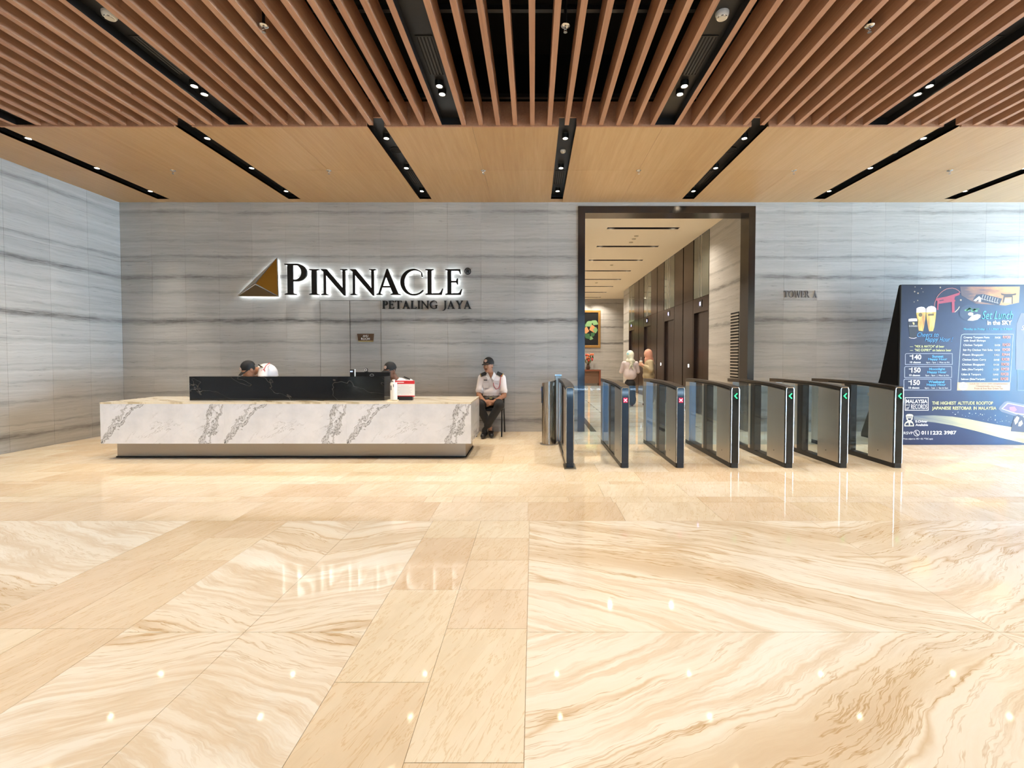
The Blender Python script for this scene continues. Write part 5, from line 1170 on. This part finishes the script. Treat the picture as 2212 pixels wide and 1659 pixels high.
for s, elb, wr_, sh in ((-1, v(-0.905, 7.53, 0.665), v(-0.795, 7.33, 0.575), v(-0.875, 7.655, 0.945)), (1, v(-0.485, 7.52, 0.655), v(-0.635, 7.335, 0.575), v(-0.525, 7.655, 0.945))):
    mid = sh+(elb-sh)*0.72
    P += [('c', sh, mid, 0.060, 0.062, 1, 0.03), ('c', mid, mid+(elb-sh)*0.02, 0.064, 0.064, 1, 0.008), ('c', mid, elb, 0.043, 0.040, 0, 0.012), ('c', elb, wr_, 0.040, 0.027, 0, 0.012)]
P += hand_prims((-0.795, 7.33, 0.575), (0.93, -0.15, -0.22), (0, -0.35, 0.9), (0.1, 0.9, -0.3), 0, 0.6)
P += hand_prims((-0.635, 7.335, 0.575), (-0.85, -0.28, -0.30), (0, -0.3, 0.9), (0.1, 0.9, -0.3), 0, 0.6)
for s, kn, an, sh_f in ((-1, v(-0.865, 7.215, 0.525), v(-0.690, 7.33, 0.125), v(-0.668, 7.23, 0.045)), (1, v(-0.535, 7.195, 0.535), v(-0.785, 7.26, 0.125), v(-0.80, 7.16, 0.045))):
    h0 = hip+v(s*0.085, -0.03, -0.005); md = kn+(an-kn)*0.80
    P += [('c', h0, kn, 0.092, 0.070, 2, 0.03), ('c', kn, md, 0.070, 0.056, 2, 0.02), ('c', md, an, 0.036, 0.033, 0 if s < 0 else 2, 0.008),
          ('c', an+v(0, 0.035, -0.055), sh_f, 0.048, 0.040, 3, 0.02), ('c', an+v(0, 0.01, 0.0), an+v(0, 0.02, -0.06), 0.042, 0.045, 3, 0.015)]
link(bpy.data.objects.new('body', sdf_mesh('body', P, GM)), g3)
cap_obj(g3, hd+v(0.0, 0.004, 0.018), R3)
for s in (-1, 1):
    slab_on('epaulette', (-0.70+s*0.140, 7.618, 1.012), (s*0.9, 0.0, -0.40), (0, 0.75, 0.66), 0.055, 0.036, 0.006, MATS['black_cap'], g3)
    slab_on('epaulette_stripe', (-0.70+s*0.183, 7.618, 0.993), (s*0.9, 0.0, -0.40), (0, 0.75, 0.66), 0.006, 0.037, 0.0068, BUCK, g3)
    pk = slab_on('shirt_pocket', (-0.70+s*0.085, 7.536, 0.835), (1, 0.1*s, 0), (0, 0.05, 1), 0.045, 0.05, 0.003, SHIRT, g3); slab_on('pocket_flap', (-0.70+s*0.085, 7.531, 0.885), (1, 0.1*s, 0), (0, 0.05, 1), 0.048, 0.018, 0.003, mat('uniform_fold', C(218, 208, 206), 0.7), pk)
slab_on('name_tag', (-0.795, 7.527, 0.915), (1, -0.1, 0), (0, 0.1, 1), 0.028, 0.008, 0.003, MATS['black_cap'], g3)
slab_on('belt_buckle', (-0.70, 7.468, 0.622), (1, 0, 0), (0, 0, 1), 0.022, 0.016, 0.004, BUCK, g3)
MB().tube([(-0.535, 7.58, 1.0), (-0.545, 7.545, 0.93), (-0.555, 7.52, 0.84), (-0.58, 7.512, 0.775), (-0.62, 7.515, 0.765), (-0.655, 7.52, 0.82), (-0.665, 7.525, 0.87)], 0.005, 6).build('red_cord', REDC, g3, True)
MB().lathe([(0, 0), (0.027, 0), (0.027, 0.004), (0, 0.004)], n=18, M=Matrix.Translation((-0.482, 7.612, 0.865)) @ Matrix.Rotation(math.radians(55), 4, 'Z') @ Matrix.Rotation(math.radians(90), 4, 'X')).build('sleeve_patch', REDC, g3, True)
for s in (-1, 1):
    MB().add([(-0.708+s*0.012, 7.545, 0.950), (-0.708+s*0.052, 7.565, 1.050), (-0.708+s*0.085, 7.570, 0.990), (-0.708+s*0.045, 7.530, 0.915), (-0.708+s*0.012, 7.553, 0.950), (-0.708+s*0.052, 7.600, 1.050), (-0.708+s*0.085, 7.600, 0.990), (-0.708+s*0.045, 7.550, 0.915)], [(0, 1, 2, 3), (7, 6, 5, 4), (0, 4, 5, 1), (1, 5, 6, 2), (2, 6, 7, 3), (3, 7, 4, 0)]).build('collar', mat('uniform_collar', C(246, 242, 240), 0.7), g3)  # collar tone set off from the shirt, shading put into the colour
MB().tube([(-0.603+0.026*math.cos(a), 7.342+0.0, 0.582+0.03*math.sin(a)) for a in [2*math.pi*k/14 for k in range(14)]], 0.006, 6, closed=True).build('wristwatch', MATS['black_cap'], g3, True)
for z in (0.90, 0.83, 0.76, 0.69): MB().lathe([(0, 0), (0.005, 0), (0.004, 0.004), (0, 0.004)], n=8, M=Matrix.Translation((-0.70, 7.541-(0.9-z)*0.06-0.002, z)) @ Matrix.Rotation(math.radians(90), 4, 'X')).build('button', PW, g3, True)

# ---- guard behind the monitor
g2 = empty('person', (-2.13, 6.95, 0), 'security guard in black cap behind the desk, half hidden by the monitor', 'person')
hd = v(-2.175, 6.88, 1.085); HP, T2, R2, e2 = head_prims(hd, -0.45, 0.0, nod=0.22)
bx = v(-2.08, 7.0, 0)
P = [('e', bx+v(0, 0.02, 0.52), (0.165, 0.14, 0.10), (0, 0, 0), 2, 0.03), ('e', bx+v(0, 0.02, 0.68), (0.155, 0.12, 0.13), (0, 0, 0), 1, 0.04), ('e', bx+v(0, 0, 0.83), (0.175, 0.12, 0.14), (0, 0, 0), 1, 0.05), ('e', bx+v(0, -0.01, 0.915), (0.165, 0.085, 0.055), (0, 0, 0), 1, 0.04),
     ('c', bx+v(-0.02, -0.03, 0.91), hd+v(0.02, 0.03, -0.05), 0.056, 0.052, 0, 0.02)]+HP
for s in (-1, 1):
    sh = bx+v(s*0.175, 0, 0.90); el = bx+v(s*0.22, -0.16, 0.76); wr_ = bx+v(s*0.10, -0.38, 0.765); mid = sh+(el-sh)*0.7
    P += [('c', sh, mid, 0.060, 0.060, 1, 0.03), ('c', mid, el, 0.043, 0.040, 0, 0.012), ('c', el, wr_, 0.040, 0.027, 0, 0.012)]+hand_prims(wr_, (-s*0.4, -0.9, 0.0), (-s, 0, 0), (0, 0, -1), 0, 0.5)
    kn = bx+v(s*0.11, -0.42, 0.52); an = bx+v(s*0.11, -0.36, 0.10)
    P += [('c', bx+v(s*0.085, 0, 0.52), kn, 0.092, 0.070, 2, 0.03), ('c', kn, an, 0.070, 0.048, 2, 0.02), ('c', an+v(0, 0.03, -0.05), an+v(0, -0.11, -0.055), 0.045, 0.04, 3, 0.02)]
link(bpy.data.objects.new('body', sdf_mesh('body', P, GM2, 0.0075)), g2)
cap_obj(g2, hd+v(0.0, 0.004, 0.018), R2)
slab_on('epaulette', bx+v(0.135, 0, 0.972), (0.9, 0, -0.38), (0, 1, 0), 0.055, 0.033, 0.004, MATS['black_cap'], g2); slab_on('epaulette', bx+v(-0.135, 0, 0.972), (-0.9, 0, -0.38), (0, 1, 0), 0.055, 0.033, 0.004, MATS['black_cap'], g2)
for s in (-1, 1): MB().add([tuple(bx+v(-0.02+s*a, -b-0.02, c)) for a, b, c in ((.012, .085, .90), (.06, .05, .985), (.075, .05, .935), (.04, .10, .875), (.012, .08, .90), (.06, .045, .985), (.075, .045, .935), (.04, .094, .875))], [(0, 1, 2, 3), (7, 6, 5, 4), (0, 4, 5, 1), (1, 5, 6, 2), (2, 6, 7, 3), (3, 7, 4, 0)]).build('collar', SHIRT, g2)
def stool(x, y, lab):
    st = empty('office_stool', (x, y, 0), lab, 'stool')
    MB().lathe([(0, 0.37), (0.19, 0.37), (0.20, 0.39), (0.18, 0.418), (0, 0.418)], (x, y, 0), 28).build('seat', FAB, st, True); MB().lathe([(0, 0.02), (0.025, 0.02), (0.025, 0.37), (0, 0.37)], (x, y, 0), 14).build('column', BLACK, st, True); MB().lathe([(0, 0), (0.2, 0), (0.2, 0.015), (0.03, 0.03), (0, 0.03)], (x, y, 0), 24).build('foot', BLACK, st, True)
stool(-2.08, 7.04, 'dark office stool under the guard behind the monitor')
# ---- guard bending over behind the counter
g1 = empty('person', (-3.95, 7.0, 0), 'security guard in black cap bending forward behind the left part of the counter', 'person')
hd = v(-4.205, 6.70, 1.105); HP, T1, R1, e1 = head_prims(hd, -0.62, 0.0, nod=0.62)
hp = v(-3.98, 7.16, 0.55); ch_ = v(-4.080, 6.92, 1.055)
P = [('e', hp, (0.16, 0.14, 0.13), (0, 0, 0), 2, 0.03), ('c', hp+v(-0.02, -0.03, 0.06), ch_+v(0.01, 0.04, -0.03), 0.125, 0.125, 1, 0.04), ('e', ch_, (0.135, 0.16, 0.145), (0.3, 0, -0.3), 1, 0.05),
     ('c', ch_+v(-0.06, -0.08, 0.03), hd+v(0.03, 0.05, -0.01), 0.058, 0.054, 0, 0.02)]+HP
for s, sh in ((-1, ch_+v(-0.10, 0.12, 0.04)), (1, ch_+v(0.045, -0.13, 0.05))):
    el = sh+v(s*0.05-0.02, -0.12, -0.22); wr_ = el+v(-s*0.04-0.06, -0.22, -0.06); mid = sh+(el-sh)*0.75
    P += [('c', sh, mid, 0.066, 0.060, 1, 0.03), ('c', mid, el, 0.043, 0.040, 0, 0.012), ('c', el, wr_, 0.040, 0.027, 0, 0.012)]+hand_prims(wr_, (-0.2, -0.95, -0.1), (-s, 0, 0), (0, 0, -1), 0, 0.6)
    kn = hp+v(s*0.12, -0.40, 0.0); an = hp+v(s*0.12, -0.34, -0.45)
    P += [('c', hp+v(s*0.085, 0, -0.01), kn, 0.092, 0.070, 2, 0.03), ('c', kn, an, 0.070, 0.05, 2, 0.02), ('c', an+v(0, 0.03, -0.05), an+v(0, -0.12, -0.055), 0.045, 0.04, 3, 0.02)]
link(bpy.data.objects.new('body', sdf_mesh('body', P, GM, 0.0075)), g1)
cap_obj(g1, hd+v(0.0, 0.0, 0.018), R1)
slab_on('epaulette', ch_+v(0.02, -0.165, 0.105), (0.75, -0.1, -0.45), (0.1, 0.8, -0.6), 0.035, 0.028, 0.005, MATS['black_cap'], g1); slab_on('epaulette_stripe', ch_+v(0.055, -0.172, 0.088), (0.75, -0.1, -0.45), (0.1, 0.8, -0.6), 0.006, 0.029, 0.0055, BUCK, g1)
MB().tube([tuple(ch_+v(*q)) for q in ((0.06, 0.0, 0.155), (0.08, -0.07, 0.140), (0.085, -0.14, 0.115), (0.085, -0.19, 0.065), (0.06, -0.205, 0.0))], 0.005, 6).build('red_cord', REDC, g1, True)
MB().lathe([(0, 0), (0.026, 0), (0.026, 0.005), (0, 0.005)], n=18, M=Matrix.Translation(tuple(ch_+v(0.075, -0.196, 0.035))) @ Matrix.Rotation(math.radians(25), 4, 'Z') @ Matrix.Rotation(math.radians(70), 4, 'X')).build('sleeve_patch', REDC, g1, True)

# ---- woman with cream headscarf, seen from behind
WSK = mat('skin_light', C(196, 150, 124), 0.55)
def scarf_mat():
    m = mat('cream_scarf', C(214, 214, 196), 0.8); t = NT(m); x, y, z = t.pos(); n = t.noise(t.xyz(x, y, z), 9.0, 3.0)
    t.color(t.ramp(n, [(0.30, C(120, 176, 196)), (0.38, C(196, 206, 190)), (0.55, C(226, 222, 204)), (0.74, C(150, 166, 150))])); return m
LAV = mat('lavender_shirt', C(196, 184, 186), 0.8); SKIRT = mat('black_skirt', C(24, 23, 25), 0.8); OLIVE = mat('beige_blouse', C(172, 158, 128), 0.8); PINKS = mat('rose_scarf', C(206, 150, 128), 0.8); SANDAL = mat('brown_sandal', C(96, 50, 46), 0.6); SK2 = mat('beige_skirt', C(150, 138, 116), 0.8)
w1_ = empty('person', (2.56, 12.0, 0), 'woman seen from behind in cream headscarf, lavender shirt and black skirt', 'person')
c = v(2.56, 12.0, 0)
HP, TW, RW, ew = head_prims(c+v(0, 0.02, 1.345), math.pi+0.15, 0, 0, 0, 1, 2)
MW = [WSK, EYE, LIP, LAV, SKIRT, SANDAL]
P = HP+[('c', c+v(0, 0.01, 1.17), c+v(0, 0.02, 1.29), 0.05, 0.048, 0, 0.02), ('e', c+v(0, 0, 1.09), (0.175, 0.10, 0.13), (0, 0, 0), 3, 0.05), ('e', c+v(0, 0, 0.92), (0.155, 0.11, 0.15), (0, 0, 0), 3, 0.05), ('e', c+v(0, 0, 0.82), (0.172, 0.142, 0.135), (0, 0, 0), 3, 0.07),
     ('c', c+v(0, 0, 0.58), c+v(0, 0.0, 0.20), 0.142, 0.152, 4, 0.015), ('c', c+v(-0.055, 0, 0.18), c+v(-0.055, 0, 0.12), 0.11, 0.10, 4, 0.02), ('c', c+v(0.055, 0, 0.18), c+v(0.055, 0, 0.12), 0.11, 0.10, 4, 0.02)]
for s in (-1, 1):
    sh = c+v(s*0.165, 0, 1.13); el = c+v(s*0.225, 0.05, 0.91); wr_ = c+v(s*0.10, 0.22, 0.92)
    P += [('c', sh, el, 0.058, 0.050, 3, 0.03), ('c', el, wr_, 0.047, 0.034, 3, 0.015)]+hand_prims(wr_, (-s*0.8, 0.5, 0.1), (0, 0, 1), (0, -0.5, 0), 0, 0.6)
    P += [('c', c+v(s*0.055, 0.0, 0.14), c+v(s*0.055, 0.01, 0.055), 0.040, 0.032, 0, 0.015), ('c', c+v(s*0.055, -0.03, 0.035), c+v(s*0.065, 0.12, 0.026), 0.034, 0.026, 5, 0.015)]
link(bpy.data.objects.new('body', sdf_mesh('body', P, MW, 0.0085)), w1_)
P = [('e', c+v(0, 0.012, 1.365), (0.098, 0.110, 0.112), (0, 0, 0), 0, 0.03), ('c', c+v(0, -0.02, 1.33), c+v(0.02, -0.085, 1.14), 0.092, 0.05, 0, 0.04), ('c', c+v(0.01, -0.10, 1.20), c+v(0.03, -0.125, 1.06), 0.055, 0.018, 0, 0.03), ('c', c+v(-0.07, -0.03, 1.20), c+v(0.08, -0.03, 1.18), 0.05, 0.05, 0, 0.04), ('c', c+v(0, 0.06, 1.26), c+v(0, 0.09, 1.14), 0.075, 0.06, 0, 0.04),
     ('c', c+v(0, -0.115, 1.10), c+v(-0.05, -0.125, 0.99), 0.022, 0.012, 0, 0.01), ('c', c+v(0.02, -0.115, 1.09), c+v(0.06, -0.125, 0.97), 0.022, 0.012, 0, 0.01)]
link(bpy.data.objects.new('headscarf', sdf_mesh('headscarf', P, [scarf_mat()], 0.008)), w1_)

# ---- woman with rose headscarf in profile, holding a cup
w2_ = empty('person', (3.09, 12.15, 0), 'woman in profile with rose headscarf and loose beige blouse holding a cup', 'person')
c = v(3.09, 12.15, 0)
HP, TW, RW, ew = head_prims(c+v(-0.03, 0, 1.375), -math.pi/2+0.1, 0, 0, 0, 1, 2, nod=0.35)
MW2 = [WSK, EYE, LIP, OLIVE, SK2, SANDAL]
P = HP+[('c', c+v(0.01, 0, 1.2), c+v(-0.02, 0, 1.31), 0.05, 0.048, 0, 0.02), ('e', c+v(0.015, 0, 1.12), (0.125, 0.17, 0.13), (0, 0, 0), 3, 0.05), ('e', c+v(0.0, 0, 0.95), (0.150, 0.17, 0.17), (0, 0, 0), 3, 0.05), ('e', c+v(0.0, 0, 0.80), (0.160, 0.17, 0.12), (0, 0, 0), 3, 0.04),
     ('c', c+v(0, 0, 0.70), c+v(0, 0, 0.16), 0.140, 0.150, 4, 0.03)]
for s in (-1, 1):
    sh = c+v(0.015, s*0.16, 1.16); el = c+v(0.01, s*0.20, 0.97); wr_ = c+v(-0.165, s*0.085-0.03, 1.075)
    P += [('c', sh, el, 0.068, 0.070, 3, 0.03), ('c', el, el+(wr_-el)*0.75, 0.066, 0.045, 3, 0.015), ('c', el, wr_, 0.036, 0.028, 0, 0.012)]+hand_prims(wr_, (-0.8, -s*0.25, 0.3), (0, 0, 1), (0.2, -s, 0), 0, 0.9)
    P += [('c', c+v(0.0, s*0.055, 0.12), c+v(0.01, s*0.055, 0.05), 0.04, 0.032, 0, 0.015), ('c', c+v(0.03, s*0.055, 0.033), c+v(-0.12, s*0.06, 0.026), 0.034, 0.026, 5, 0.015)]
link(bpy.data.objects.new('body', sdf_mesh('body', P, MW2, 0.0085)), w2_)
P = [('e', c+v(-0.015, 0, 1.40), (0.108, 0.098, 0.112), (0, 0.3, 0), 0, 0.03), ('c', c+v(0.0, 0, 1.33), c+v(0.02, 0, 1.20), 0.098, 0.085, 0, 0.04), ('c', c+v(0.06, 0, 1.24), c+v(0.13, 0.0, 1.12), 0.06, 0.03, 0, 0.04), ('c', c+v(-0.06, 0, 1.24), c+v(-0.075, 0, 1.17), 0.055, 0.04, 0, 0.03), ('e', c+v(-0.105, 0, 1.375), (0.05, 0.056, 0.074), (0, 0.35, 0), -1, 0.012)]
link(bpy.data.objects.new('headscarf', sdf_mesh('headscarf', P, [PINKS], 0.008)), w2_)
cp = empty('drink_cup', (2.868, 12.10, 1.05), 'pale takeaway cup with straw in the hand of the woman with rose scarf', 'cup')
MB().lathe([(0, 0), (0.030, 0), (0.042, 0.13), (0.040, 0.13), (0, 0.10)], n=20).build('cup_body', mat('cup_cream', C(226, 204, 178), 0.5), cp, True, wc=False)
MB().lathe([(0, 0.13), (0.045, 0.13), (0.045, 0.142), (0.03, 0.148), (0, 0.148)], n=20).build('lid', WHITE, cp, True, wc=False)
MB().tube([(0, 0, 0.148), (0.006, 0, 0.25)], 0.005, 8).build('straw', WHITE, cp, True, wc=False)
flush_curves()
